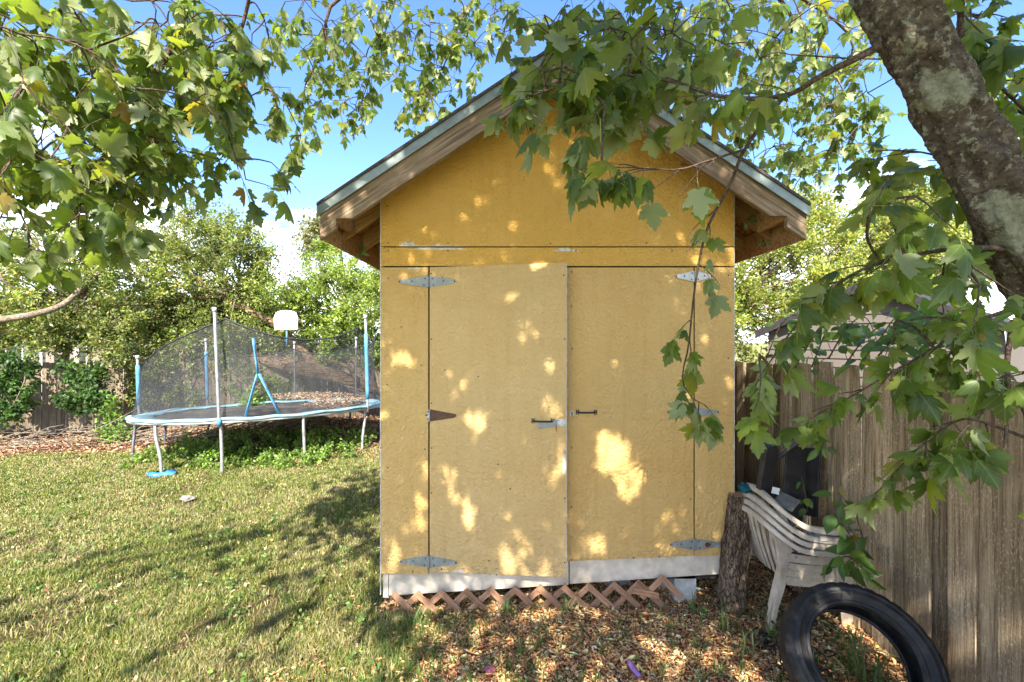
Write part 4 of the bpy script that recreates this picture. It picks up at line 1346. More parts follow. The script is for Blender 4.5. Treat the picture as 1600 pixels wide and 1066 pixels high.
long_tuft('grass_tuft', 1.72, 3.02, 12, 0.30, 'slim grass blades between chair leg and netting', 6, 0.12, .7)
long_tuft('grass_tuft', -0.68, 3.34, 16, 0.20, 'green grass tuft at the left end of the lattice', 7, 0.16, .8)
long_tuft('grass_tuft', -0.05, 3.42, 14, 0.17, 'green grass tuft through the lattice under the open door', 11, 0.16, .8)
long_tuft('grass_tuft', 0.45, 3.42, 14, 0.17, 'green grass tuft through the lattice under the right door', 12, 0.16, .8)

# small lost things
o = MB().tube(spline([P(982, 1040, 2.78), P(990, 1054, 2.72), P(1000, 1066, 2.66)], 5), [.012, .017, .017, .017, .014], 10).build('purple_toy', M['purple'], None, True)
o.location.z += 0.03; tag(o, 'small purple plastic tube lying in the leaf litter', 'toy')
rag('pink_toy', (-0.135, 2.72, gz(-.135, 2.72) + .018), (0.035, 0.028, 0.022), 0.8, M['pink'], 'small dark pink lump lying beside the thin brown twig', 'toy', 31, 10)
def lawn_stone(px, py, r, label, seed, mat=M['stone']):
    Y = FPX * EYE / (py - 533); p = P(px, py, Y)
    rag('stone', (p.x, p.y, gz(p.x, p.y) + r * .35), (r, r * .7, r * .45), .5, mat, label, 'stone', seed, 12)
lawn_stone(292, 781, 0.085, 'flat pale stone lying in the lawn before the trampoline', 2)
lawn_stone(377, 998, 0.022, 'small pale pebble in the near part of the lawn', 3)
lawn_stone(165, 944, 0.02, 'tiny pale pebble in the lawn at the left', 6)

# ================================================================== TRAMPOLINE
TC = Vector((-4.72, 8.88, 0)); TR = 2.12; TZ = 0.83
def tpt(deg, r=TR, z=TZ):
    x, y = TC.x + r * math.cos(R(deg)), TC.y + r * math.sin(R(deg))
    return Vector((x, y, z + 0.035 * (x - TC.x) - 0.055 * (y - TC.y + TR)))       # the frame has settled to the left and back
tr = thing('trampoline', 'round trampoline with sagging black net and faded blue pad', 'trampoline')
def ring_pts(r, z, n=73): return [tpt(360 * i / (n - 1), r, z) for i in range(n)]
MB().tube(ring_pts(TR, TZ - .05), 0.026, 8, False).build('frame', M['rim_white'], tr, True)
def annulus(r0, r1, z0, z1, mat, name, n=72, t=0.02):
    vs = []; fs = []
    for i in range(n):
        a = 360 * i / n
        w = 0.010 * math.sin(i * 1.7) + .006 * math.sin(i * .6)
        vs += [tpt(a, r0, z0 + w), tpt(a, r1, z1 + w), tpt(a, r1 + .008, z1 - .035 + w), tpt(a, r0, z0 - t + w)]
    for i in range(n):
        for j in range(4):
            a, b = i * 4 + j, i * 4 + (j + 1) % 4
            a2, b2 = ((i + 1) % n) * 4 + j, ((i + 1) % n) * 4 + (j + 1) % 4
            fs.append((a, b, b2, a2))
    return obj(name, vs, fs, mat, tr, True)
annulus(1.80, TR + .035, TZ - .012, TZ + .004, M['teal_pad'], 'pad')
n = 64
vs = [tpt(360 * i / n, 1.84, TZ - .045) for i in range(n)] + [tpt(360 * i / n, .9, TZ - .055) for i in range(n)] + [Vector((TC.x, TC.y, TZ - .06))]
obj('jumping_mat', vs, [(i, (i + 1) % n, n + (i + 1) % n, n + i) for i in range(n)] + [(n + i, n + (i + 1) % n, 2 * n) for i in range(n)], M['mat_black'], tr, True)
# legs: bent tubes
for k, (a, dark) in enumerate([(-155, 1), (-109, 0), (-80, 0), (-49, 0), (-15, 0), (20, 1), (65, 1), (110, 1), (150, 1), (178, 1)]):
    top = tpt(a, TR - .02, TZ - .06)
    out = Vector((math.cos(R(a)), math.sin(R(a)), 0)); sd = Vector((-out.y, out.x, 0)) * (0.14 if k in (0, 1, 8) else (-0.10 if k in (4, 5) else 0.015))
    b = top + sd; gb = gz(b.x, b.y)
    pts = spline([top, top + sd * .1 - Vector((0, 0, .20)), top + sd * .75 - Vector((0, 0, .48)), Vector((b.x, b.y, gb - .02))], 12)
    MB().tube(pts, 0.024, 8).build('leg', M['steel_dark' if dark else 'steel'], tr, True)
# net poles: (angle, top radius offset, top height, colour split)
poles = [(-80, -0.02, 2.46, 's'), (-15, 0.10, 2.45, 'b'), (18, 0.10, 2.32, 'b'), (62, 0.05, 2.25, 's'), (104, 0.0, 2.2, 's'), (152, 0.10, 2.26, 'b'), (196, 0.06, 1.86, 'b')]
for (a, dr, h, c) in poles:
    p0 = tpt(a, TR + .035, TZ - .12); p1 = tpt(a, TR + .045, TZ + .45); p2 = tpt(a, TR + dr, h)
    lean = Vector((-0.10, 0, 0)) if a in (-15, 18, -80) else Vector((0, 0, 0))
    pts = spline([p0, p1 + lean * .2, p2 + lean], 9)
    pole = MB().tube(pts, 0.021, 8).build('net_pole', M['steel'], tr, True)
    if c == 'b':
        MB().tube(pts[2:8], 0.034, 8).build('foam_sleeve', M['blue_foam'], pole, True)
    else:
        MB().tube([pts[0] + Vector((0, 0, .02)), pts[1]], 0.036, 8).build('foam_sleeve', M['blue_foam'], pole, True)
    MB().tube([pts[-1] - Vector((0, 0, .03)), pts[-1] + Vector((0, 0, .035))], 0.03, 8).build('pole_cap', M['rim_white'], pole, True)
# net
hts = [(-166, 1.28), (-80, 2.34), (-15, 2.28), (18, 2.16), (62, 2.05), (104, 2.05), (152, 2.05), (194, 1.28)]
def net_h(a):
    for (a0, h0), (a1, h1) in zip(hts[:-1], hts[1:]):
        if a0 <= a <= a1:
            t = (a - a0) / (a1 - a0)
            s = 0.30 if (a0, a1) == (-80, -15) else (0.10 if a0 == -166 else 0.16)
            return h0 + (h1 - h0) * t - s * 4 * t * (1 - t)
    return 1.2
vs = []; fs = []; n = 181; m = 9; topl = []
for i in range(n):
    a = -166 + 360 * i / (n - 1)
    h = net_h(a)
    if a < -80: h = 1.28 + (2.34 - 1.28) * ((a + 166) / 86) ** 1.0 - 0.02
    for j in range(m):
        t = j / (m - 1)
        bow = -0.10 * math.sin(PI * t) * abs(math.sin(R(a * 2.6)))
        vs.append(tpt(a, TR - .05 + bow - .12 * t + 0.015 * math.sin(a * .9 + 5 * t), TZ + .005 + (h - TZ) * t))
    topl.append(vs[-1])
for i in range(n - 1):
    a = -166 + 360 * i / (n - 1)
    for j in range(m - 1):
        # the entrance slit stands open between the two lower straps
        if -73 < a < -60 and j < 4 and abs(a + 66.5) < 5.5 * (1 - j / 4.5):
            continue
        fs.append((i * m + j, (i + 1) * m + j, (i + 1) * m + j + 1, i * m + j + 1))
obj('safety_net', vs, fs, M['net'], tr, True)
MB().tube(topl, 0.013, 6, False).build('net_hem', M['wire'], tr, True)
# blue entrance straps: one above, splitting in two below
def strap(deg0, z0, deg1, z1, nm='entrance_strap'):
    pts = [tpt(deg0 + (deg1 - deg0) * t, TR - .02 - .06 * (z0 + (z1 - z0) * t - TZ) / 1.5, z0 + (z1 - z0) * t) for t in (0, .33, .66, 1)]
    MB().tube(pts, 0.034, 6, True, 0.35).build(nm, M['teal_pad'] if False else M['blue_foam'], tr, True)
strap(-68.5, 2.03, -66.5, 1.48); strap(-66.8, 1.48, -71, TZ + .02); strap(-66.2, 1.48, -58.5, TZ + .02)
# ball hoop board on the rear
bb = link('backboard', None, tr); bb.location = P(447, 501, 10.85)
poly = [(-.27, -.22), (.27, -.22), (.29, .06), (.24, .19), (.12, .235), (0, .245), (-.12, .235), (-.24, .19), (-.29, .06)]
MB().prism(poly, -0.015, 0.015).build('board', M['board_white'], bb, False, 0.006, 2)
MB().box(-.045, .045, -.0185, -.0152, -.165, -.135).build('slot', M['wire'], bb)
MB().tube([(0, .03, -.20), (0, .03, -.62)], .02, 8).build('board_bracket', M['blue_foam'], bb, True)
# dry leaves on the mat
n = 2600
a = rng.uniform(-0.6, 2.2, n); r0 = np.sqrt(rng.uniform(0.1, 1, n)) * 1.75
x = TC.x + 0.25 + r0 * np.cos(a); y = TC.y + r0 * np.sin(a)
k = np.hypot(x - TC.x, y - TC.y) < 1.8
x, y = x[k], y[k]
V, T, C = chips(x, y, TZ - .035 + rng.uniform(0, .02, len(x)), rng.uniform(.03, .07, len(x)), palette(len(x), [(0.40, 0.28, 0.17), (0.34, 0.21, 0.12), (0.46, 0.36, 0.25)], [1, 1, 1]), .3)
o = obj('mat_litter', V, T, M['litter'], None, False, C); kind(o, 'stuff'); tag(o, 'tan dry leaves lying on the trampoline mat', 'leaf litter')
# blue ground plate and wires at the foot of the front left leg
p = tpt(-109, TR - .02); sd = Vector((-math.sin(R(-109)), math.cos(R(-109)), 0)) * .14; p = p + sd
vs = []; fs = []
for i in range(20):
    a_ = 2 * PI * i / 20; w = 0.19 + .04 * math.sin(3 * a_ + 1)
    vs += [(p.x + w * math.cos(a_), p.y - .02 + w * .62 * math.sin(a_), gz(p.x, p.y) + .045 + .02 * math.sin(2 * a_)), (p.x + .07 * math.cos(a_), p.y - .02 + .06 * math.sin(a_), gz(p.x, p.y) + .06), (p.x + w * .9 * math.cos(a_), p.y - .02 + w * .55 * math.sin(a_), gz(p.x, p.y) + .0)]
for i in range(20):
    j = (i + 1) % 20
    fs += [(3 * i, 3 * j, 3 * j + 1, 3 * i + 1), (3 * i, 3 * i + 2, 3 * j + 2, 3 * j)]
o = obj('blue_foot_plate', vs, fs, M['blue_plastic'], None, True)
tag(o, 'bright blue plastic plate on the grass under a trampoline leg', 'plate')

# ================================================================== leaf clouds for shrubs and trees
def leaf_cloud(name, blobs, n, size, cols, w, parent, mat=None, sub=26, sub_r=0.26, seed=0, jit=0.2, droop=0.0, asp=0.5, solid=0.55):
    """n small leaves gathered in sprays inside ellipsoids: blobs = [(centre, radii, weight)]"""
    g = np.random.default_rng(seed)
    wt = np.array([b[2] for b in blobs], float); wt /= wt.sum()
    cent = []; out = []
    for (c, r, _), ww in zip(blobs, wt):
        k = max(3, int(sub * len(blobs) * ww))
        d = g.normal(0, 1, (k, 3)); d /= np.linalg.norm(d, axis=1)[:, None]
        rad = g.uniform(solid, 1.0, (k, 1)) ** 0.6
        cent.append(np.array(c) + d * rad * np.array(r)); out.append(d)
    cent = np.concatenate(cent); out = np.concatenate(out)
    ki = g.integers(0, len(cent), n)
    tone = g.normal(1, 0.27, len(cent)).clip(.4, 1.7)
    rr = sub_r * g.uniform(0.5, 1.5, len(cent))
    # leaves run along a few short shoots in each spray
    sh = g.normal(0, 1, (len(cent), 5, 3)) + out[:, None, :] * 0.7 + np.array([0, 0, 0.25 - droop])
    sh /= np.linalg.norm(sh, axis=2)[:, :, None]
    si = g.integers(0, 5, n)
    t = g.uniform(-0.1, 1, n) ** 1.0
    p = cent[ki] + sh[ki, si] * (t * rr[ki] * 1.7)[:, None] + g.normal(0, 1, (n, 3)) * (rr[ki] * 0.22)[:, None]
    ax = sh[ki, si] * 0.6 + g.normal(0, 0.7, (n, 3)) + np.array([0, 0, -0.3 * droop])
    ax /= np.linalg.norm(ax, axis=1)[:, None]
    s = np.cross(ax, g.normal(0, 1, (n, 3)) * 0.6 + np.array([0, 0, 1.0])); s /= np.linalg.norm(s, axis=1)[:, None] + 1e-9
    nn = np.cross(s, ax)
    L_ = size * g.uniform(0.6, 1.3, (n, 1)); W = L_ * asp
    V = np.stack([p, p + ax * L_ * .5 + s * W * .5 + nn * L_ * .06, p + ax * L_, p + ax * L_ * .5 - s * W * .5 + nn * L_ * .06], 1).reshape(-1, 3)
    b = np.arange(n)[:, None] * 4
    T = np.stack([b + [0, 1, 2], b + [0, 2, 3]], 1).reshape(-1, 3)
    cols = np.array(cols); kk = g.choice(len(cols), n, p=np.array(w) / np.sum(w))
    c = (cols[kk] * (tone[ki] * (1 + g.normal(0, jit, n)))[:, None]).clip(.005, .85)
    return obj(name, V, T, mat or M['leaf_attr'], parent, False, np.repeat(c[:, None, :], 4, 1).reshape(-1, 3)), cent

LG0 = [(0.13, 0.21, 0.035), (0.20, 0.27, 0.06), (0.08, 0.14, 0.025)]
OAK = [(0.13, 0.18, 0.036), (0.19, 0.225, 0.058), (0.07, 0.115, 0.022), (0.29, 0.29, 0.11), (0.30, 0.20, 0.10)]
OAKW = [4, 4, 3, 2.2, 0.25]
def branchwork(mb, root, tips, r0, r1, n=5, wob=0.12, seed=1):
    r = random.Random(seed)
    for t in tips:
        root_ = Vector(root); t = Vector(t)
        mid = root_.lerp(t, .5) + Vector((r.gauss(0, wob), r.gauss(0, wob), r.gauss(0, wob) + .1))
        pts = spline([root_, mid, t], 8)
        mb.tube(pts, [r0 + (r1 - r0) * i / 7 for i in range(8)], n)

def shrub_tree(name, label, base, trunk, blobs, n, size, cols, w, seed, bark='bark_pale', r0=.09, group='trees behind the garden fence', **kw):
    t_ = thing(name, label, 'tree', (0, 0, 0), group)
    o, cent = leaf_cloud('crown', blobs, n, size, cols, w, t_, seed=seed, **kw)
    mb = MB()
    pts = spline([base] + trunk, 10)
    mb.tube(pts, [r0 * (1 - .5 * i / 9) for i in range(10)], 8)
    r = random.Random(seed)
    ends = [Vector(c) for c in cent[:: max(1, len(cent) // 60)]]
    branchwork(mb, pts[-1], ends, r0 * .36, .010, 5, .22, seed)
    mb.build('trunk', M[bark], t_, True)
    return t_

def E(px, py, Y, rx, rz, ry, wgt):
    """ellipsoid crown lobe given by where the photograph shows it"""
    p = P(px, py, Y)
    return ((p.x, p.y, p.z), (rx / FPX * Y, ry, rz / FPX * Y), wgt)

kw = dict(sub=38, sub_r=.235, droop=.2)
shrub_tree('oak_tree', 'dense small leaved oak hanging over the fence at the left edge', (-10.6, 10.7, -.1), [(-10.4, 10.6, 1.6), (-10.0, 10.4, 2.6)],
           [E(20, 440, 10.4, 110, 70, 1.0, 3), E(130, 455, 10.2, 110, 70, 1.0, 3), E(110, 390, 10.8, 110, 45, .9, 2), E(-60, 480, 10, 90, 90, .9, 2), E(30, 505, 9.9, 80, 34, .5, 1.6), E(160, 525, 10, 75, 32, .5, 1.6), E(80, 530, 9.8, 60, 22, .4, 1)], 60000, .075, OAK, OAKW, 3, **kw)
shrub_tree('oak_tree', 'tall spiky topped oak behind the trampoline with long bare shoots', (-7.6, 11.9, -.1), [(-7.5, 11.8, 1.5), (-7.0, 11.6, 2.6)],
           [E(250, 440, 11.2, 95, 75, 1.0, 3), E(330, 430, 11.3, 85, 70, 1.0, 3), E(240, 370, 11.4, 30, 40, .4, .6), E(300, 375, 11.4, 45, 35, .5, .8), E(355, 385, 11.5, 40, 40, .5, .7), E(405, 400, 11.5, 18, 28, .3, .3), E(300, 335, 11.5, 12, 22, .2, .18), E(350, 345, 11.6, 10, 18, .2, .14), E(380, 360, 11.6, 12, 15, .2, .14), E(320, 510, 11.2, 120, 40, .8, 2.2), E(215, 500, 10.6, 60, 50, .7, 1)], 60000, .08, OAK, OAKW, 5, **kw)
shrub_tree('oak_tree', 'bright green bushy oak between the hoop board and the shed eave', (-4.0, 13.2, 0), [(-4.2, 13.0, 1.6), (-4.4, 12.8, 2.6)],
           [E(440, 470, 12.0, 75, 45, .9, 3), E(530, 465, 12.2, 75, 55, .9, 3), E(545, 420, 12.6, 45, 35, .6, 1.2), E(590, 490, 12.2, 60, 60, .8, 2), E(500, 400, 12.8, 20, 22, .3, .25), E(470, 530, 11.9, 90, 40, .6, 2), E(400, 540, 11.6, 60, 40, .6, 1.5), E(560, 560, 12.3, 40, 40, .4, .8)], 58000, .085, [(0.16, 0.24, 0.04), (0.23, 0.29, 0.06), (0.10, 0.17, 0.03), (0.31, 0.34, 0.11)], [4, 4, 2, 2], 7, **kw)
shrub_tree('tall_tree', 'distant pale feathery tree top beside the shed eave', (-9.5, 26, 0), [(-9.6, 26, 4), (-9.8, 26, 7.2)],
           [E(505, 372, 25, 26, 20, .9, 2), E(480, 385, 25, 14, 12, .5, .6)], 3000, .22, [(0.20, 0.20, 0.09), (0.15, 0.16, 0.06)], [1, 1], 9, 'bark_pale', .2, sub=14, sub_r=.6)

YG = [(0.17, 0.22, 0.04), (0.25, 0.285, 0.065), (0.095, 0.145, 0.026), (0.34, 0.34, 0.11), (0.24, 0.18, 0.06)]
YGW = [4, 4, 2.5, 2, .5]
shrub_tree('privet_tree', 'bright yellow-green tree behind the fence right of the shed eave', (4.6, 10.6, 0), [(4.6, 10.5, 1.5), (4.7, 10.4, 2.5)],
           [E(1200, 430, 9.6, 70, 70, .9, 3), E(1270, 400, 9.8, 80, 70, .9, 3), E(1250, 350, 10, 50, 45, .7, 1.4), E(1180, 500, 9.2, 60, 60, .8, 2), E(1290, 470, 9.4, 60, 50, .7, 2), E(1340, 345, 10, 30, 30, .5, .6), E(1140, 470, 9, 40, 60, .6, 1)], 56000, .07, YG, YGW, 15, **kw)
shrub_tree('privet_tree', 'bright yellow-green tree behind the neighbouring shed roof', (7.4, 11.8, 0), [(7.4, 11.7, 1.6), (7.4, 11.6, 2.8)],
           [E(1380, 370, 11, 70, 60, .9, 3), E(1440, 350, 11, 65, 65, .9, 3), E(1470, 400, 10.8, 70, 50, .9, 2), E(1370, 420, 10.6, 60, 40, .8, 2), E(1400, 310, 11.2, 35, 30, .5, .8), E(1540, 380, 11, 60, 60, .9, 2), E(1600, 330, 11, 70, 70, .9, 2)], 60000, .08, YG, YGW, 17, **kw)

def bush(label, blobs, n, seed, cols, w):
    t_ = thing('garden_bush', label, 'bush', (0, 0, 0), 'bushes behind the trampoline')
    o, cent = leaf_cloud('foliage', blobs, n, .08, cols, w, t_, seed=seed, sub=30, sub_r=.2, droop=.1, solid=.3)
    b = Vector(blobs[0][0]); b.z = gz(b.x, b.y) - .03
    mb = MB(); branchwork(mb, b, [Vector(c) for c in cent[::5]], .03, .007, 5, .1, seed)
    mb.build('stem', M['bark_pale'], t_, True)
bush('dark bush behind the left half of the trampoline net', [E(245, 585, 10.5, 38, 45, .35, 2), E(300, 565, 10.9, 45, 50, .35, 2), E(270, 620, 10.6, 50, 25, .3, 1)], 13000, 31, OAK, [3, 2, 4, 1, .2])
bush('green bush behind the trampoline entrance', [E(365, 580, 11.3, 42, 45, .3, 2), E(420, 615, 11.2, 35, 22, .25, 1), E(345, 620, 11.2, 40, 20, .25, 1)], 11000, 33, LG0, [3, 3, 2])
bush('low bush beside the shed behind the fallen trunk', [E(500, 545, 11.7, 45, 28, .3, 2), E(565, 540, 11.8, 40, 40, .3, 2)], 9000, 35, LG0, [3, 3, 2])

# ivy hanging over the back fence
def ivy(label, blobs, n, seed):
    t_ = thing('ivy_curtain', label, 'ivy', (0, 0, 0), 'ivy on the far fence')
    o, cent = leaf_cloud('foliage', blobs, n, .085, [(0.035, 0.085, 0.02), (0.055, 0.115, 0.025), (0.10, 0.16, 0.04)], [3, 3, 1.2], t_, seed=seed, sub=24, sub_r=.10, droop=.8, asp=.7, solid=.2)
    mb = MB(); r = random.Random(seed)
    top = Vector(blobs[0][0]) + Vector((0, .1, blobs[0][1][2]))
    branchwork(mb, top, [Vector(c) for c in cent[::6]], .02, .006, 5, .12, seed)
    mb.build('stem', M['bark_pale'], t_, True)
ivy('dark green ivy hanging over the far fence at the left edge', [E(20, 610, 9.15, 34, 42, .14, 2), E(10, 565, 9.1, 52, 18, .14, 1.2), E(-20, 640, 9.1, 50, 22, .12, 1)], 4200, 2)
ivy('dark green ivy clump hanging on the far fence left of the trampoline', [E(125, 612, 9.45, 34, 26, .14, 2), E(118, 578, 9.5, 36, 14, .14, 1), E(135, 632, 9.42, 22, 16, .1, .7)], 3600, 4)
def small_plant(label, px, py, Y, rx, rz, n, cols, seed, sz=.09):
    t_ = thing('leafy_weed', label, 'plant')
    leaf_cloud('foliage', [E(px, py, Y, rx, rz, .14, 1)], n, sz, cols, [1] * len(cols), t_, seed=seed, sub=14, sub_r=.13, asp=.45, solid=.1)
    b = P(px, py, Y); MB().tube([(b.x, b.y, gz(b.x, b.y) - .02), (b.x + .03, b.y, b.z)], [.012, .005], 5).build('stem', M['bark_pale'], t_, True)
LG = [(0.12, 0.22, 0.03), (0.18, 0.28, 0.05), (0.08, 0.15, 0.025)]
small_plant('bright leafy weed growing at the foot of the far fence', 178, 680, 9.2, 18, 13, 420, LG, 3)
small_plant('yellow-green sapling against the far fence beside the blue sleeve', 172, 640, 9.5, 14, 14, 260, LG, 4)
small_plant('leafy shoots growing behind the trampoline entrance', 398, 628, 10.2, 20, 16, 420, LG, 5)

# weeds under the trampoline
g_ = np.random.default_rng(5)
n = 190
cx = g_.uniform(-6.1, -2.7, n); cy = g_.uniform(7.0, 9.4, n)
k = np.hypot(cx - TC.x, cy - TC.y) < 2.3
bl = [((a, b, gz(a, b) + h), (.09, .09, h), 1) for a, b, h in zip(cx[k], cy[k], g_.uniform(.05, .15, k.sum()))]
o, _ = leaf_cloud('weed_cover', bl, 15000, .055, LG + [(0.20, 0.26, 0.07)], [3, 3, 2, 2], None, seed=8, sub=3, sub_r=.07, asp=.6, solid=.1)
kind(o, 'stuff'); tag(o, 'bright green weeds growing under the trampoline', 'weeds')

# fallen trunk and leaning limb behind the trampoline
ft = thing('fallen_tree', 'tan fallen tree trunk lying behind the trampoline with a long leaning limb', 'tree trunk')
def trunk_mesh(path, rads, mat, name, parent, n=22, amp=.08, seed=1):
    r = random.Random(seed); vs = []; fs = []
    m = len(path); u = None
    for i, p in enumerate(path):
        t = (path[min(i + 1, m - 1)] - path[max(i - 1, 0)]).normalized()
        if u is None: u = t.cross(Vector((0, 0, 1)) if abs(t.z) < .9 else Vector((1, 0, 0))).normalized()
        u = (u - t * u.dot(t)).normalized(); w = t.cross(u)
        for k2 in range(n):
            a = 2 * PI * k2 / n
            rr = rads[i] * (1 + amp * math.sin(3 * a + .4 * i) * .6 + amp * math.sin(7 * a - .3 * i) * .4 + r.uniform(-amp, amp) * .25)
            vs.append(p + (u * math.cos(a) + w * math.sin(a)) * rr)
    for i in range(m - 1):
        for k2 in range(n):
            fs.append((i * n + k2, i * n + (k2 + 1) % n, (i + 1) * n + (k2 + 1) % n, (i + 1) * n + k2))
    fs.append(tuple(range(n))[::-1]); fs.append(tuple((m - 1) * n + k2 for k2 in range(n)))
    return obj(name, vs, fs, mat, parent, True)
trunk_mesh(spline([P(395, 556, 11.3), P(450, 572, 11.2), P(520, 586, 11.1), P(600, 612, 11.0), P(680, 640, 10.9)], 24), [.13 + .075 * math.sin(PI * min(1, i / 14)) for i in range(24)], M['bark_fallen'], 'trunk', ft, 22, .16)
trunk_mesh(spline([P(500, 580, 11.3), P(440, 515, 11.3), P(390, 486, 11.0), P(335, 458, 10.9), P(300, 430, 10.9)], 18), [.11 - .055 * i / 17 for i in range(18)], M['bark_fallen'], 'limb', ft, 12, .06, 2)
MB().tube(spline([P(338, 460, 10.9), P(320, 466, 10.8), P(300, 464, 10.7)], 5), [.06, .05, .05, .045, .04], 8).build('limb_stub', M['bark_fallen'], ft, True)
MB().tube(spline([P(560, 600, 10.9), P(545, 575, 10.8), P(505, 560, 10.9)], 6), [.06, .06, .05, .05, .04, .03], 8).build('limb_stub', M['bark_fallen'], ft, True)
o = MB().tube(spline([P(-40, 505, 9.0), P(40, 494, 9.1), P(95, 478, 9.3), P(128, 450, 9.5), P(150, 430, 9.6), P(185, 402, 9.8)], 20), [.075 - .045 * i / 19 for i in range(20)], 9).build('bare_limb', M['bark_pale'], None, True)
tag(o, 'bare pale limb reaching in over the fence at the left edge', 'branch')

# ================================================================== BUILDINGS beyond the fences
hs_ = thing('neighbour_house', 'tan single-storey house with white posts glimpsed over the far left fence', 'house')
hy = 17.0
def hx(px): return (px - 800) / FPX * hy
MB().box(hx(-60), hx(330), hy, hy + 6, -.2, 2.55).build('wall', M['house_wall'], hs_)
for px in (5, 85, 140, 250):
    MB().box(hx(px) - .06, hx(px) + .06, hy - .5, hy - .38, -.2, 2.5).build('post', M['house_white'], hs_)
MB().box(hx(-80), hx(345), hy - .55, hy - .33, 2.5, 2.72).build('beam', M['house_white'], hs_)
for (a, b) in ((10, 38), (118, 138), (178, 212)):
    wnd = MB().box(hx(a), hx(b), hy - .04, hy - .003, 0.9, 1.95).build('window', M['house_white'], hs_)
    MB().box(hx(a) + .06, hx(b) - .06, hy - .055, hy - .042, .96, 1.89).build('pane', M['glass'], wnd)
mb = MB(); mb.add([(hx(-90), hy - .8, 2.7), (hx(355), hy - .8, 2.7), (hx(355), hy + 3, 4.0), (hx(-90), hy + 3, 4.0), (hx(355), hy + 6.8, 2.7), (hx(-90), hy + 6.8, 2.7), (hx(-90), hy - .8, 2.62), (hx(355), hy - .8, 2.62)], [(0, 1, 2, 3), (3, 2, 4, 5), (6, 7, 1, 0), (0, 3, 5), (1, 4, 2)])
mb.build('roof', M['roof_brown'], hs_)

ns = thing('neighbour_shed', 'beige sided shed with grey shingle roof behind the right fence', 'shed')
pk = P(1352, 441, 7.0)
rd = Vector((.80, .60, 0)); gd = Vector((.60, -.80, 0))          # ridge direction, gable direction
HW, RS, LEN = 1.62, 0.46, 4.2
def npt(g, l, z): return Vector((pk.x, pk.y, 0)) + gd * g + rd * l + Vector((0, 0, z))
ez = pk.z - HW * RS
# gable wall as lapped siding boards
z = -0.1; k = 0
while z < pk.z - .12:
    z1 = min(z + .14, pk.z - .10)
    def hw(zz): return min(HW - .16, (pk.z - .10 - zz) / RS)
    a0, a1 = max(hw(z), .02), max(hw(z1), .01)
    vs = [npt(-a0, .10 - .018, z), npt(a0, .10 - .018, z), npt(a1, .10, z1), npt(-a1, .10, z1), npt(-a0, .13, z), npt(a0, .13, z), npt(a1, .13, z1), npt(-a1, .13, z1)]
    obj('siding_board', vs, [(0, 1, 2, 3), (4, 7, 6, 5), (0, 4, 5, 1), (1, 5, 6, 2), (2, 6, 7, 3), (3, 7, 4, 0)], M['siding_shaded'], ns)
    z = z1; k += 1
for s in (1, -1):
    vs = [npt(s * (HW - .16), .14, -.1), npt(s * (HW - .16), LEN, -.1), npt(s * (HW - .16), LEN, ez + .05), npt(s * (HW - .16), .14, ez + .05)]
    obj('side_wall', vs, [(0, 1, 2, 3)], M['siding_shaded'], ns)
    # shingle courses stepped down the slope
    nc = 9
    for c in range(nc):
        g0, g1 = HW * c / nc, HW * (c + 1) / nc + .02
        t0 = .012; t1 = .034
        vs = [npt(s * g0, -.06, pk.z - g0 * RS + t0), npt(s * g0, LEN, pk.z - g0 * RS + t0), npt(s * g1, LEN, pk.z - g1 * RS + t1), npt(s * g1, -.06, pk.z - g1 * RS + t1),
              npt(s * g1, LEN, pk.z - g1 * RS), npt(s * g1, -.06, pk.z - g1 * RS), npt(s * g0, -.06, pk.z - g0 * RS - .01)]
        obj('shingle_course', vs, [(0, 1, 2, 3), (3, 2, 4, 5), (0, 3, 5, 6)], M['roof_grey'], ns)
    vs = [npt(0, -.07, pk.z + .01), npt(s * HW, -.07, ez + .01), npt(s * HW, -.07, ez - .11), npt(0, -.07, pk.z - .11), npt(0, -.03, pk.z + .01), npt(s * HW, -.03, ez + .01), npt(s * HW, -.03, ez - .11), npt(0, -.03, pk.z - .11)]
    obj('barge_board', vs, [(0, 1, 2, 3), (4, 7, 6, 5), (1, 5, 6, 2), (3, 2, 6, 7)], M['trim_dark'], ns)
vs = [npt(-.12, -.07, pk.z - .02), npt(0, -.07, pk.z + .05), npt(.12, -.07, pk.z - .02), npt(-.12, LEN, pk.z - .02), npt(0, LEN, pk.z + .05), npt(.12, LEN, pk.z - .02)]
obj('ridge_cap', vs, [(0, 1, 4, 3), (1, 2, 5, 4), (0, 2, 1)], M['roof_grey'], ns)

# overhead cables
def cable(pix, Y, r, label):
    o = MB().tube(spline([P(a, b, Y) for a, b in pix], 16), r, 5).build('overhead_cable', M['wire'], None, True)
    tag(o, label, 'cable')
cable([(330, 376), (400, 360), (480, 350), (620, 326)], 30, .012, 'thin upper overhead cable crossing the cloud left of the shed')
cable([(300, 398), (400, 393), (440, 390), (470, 379), (640, 340)], 30, .016, 'thick lower overhead cable left of the shed eave')
cable([(440, 445), (465, 417), (482, 390), (497, 360), (510, 320)], 28, .014, 'steep cable running up to the shed eave')

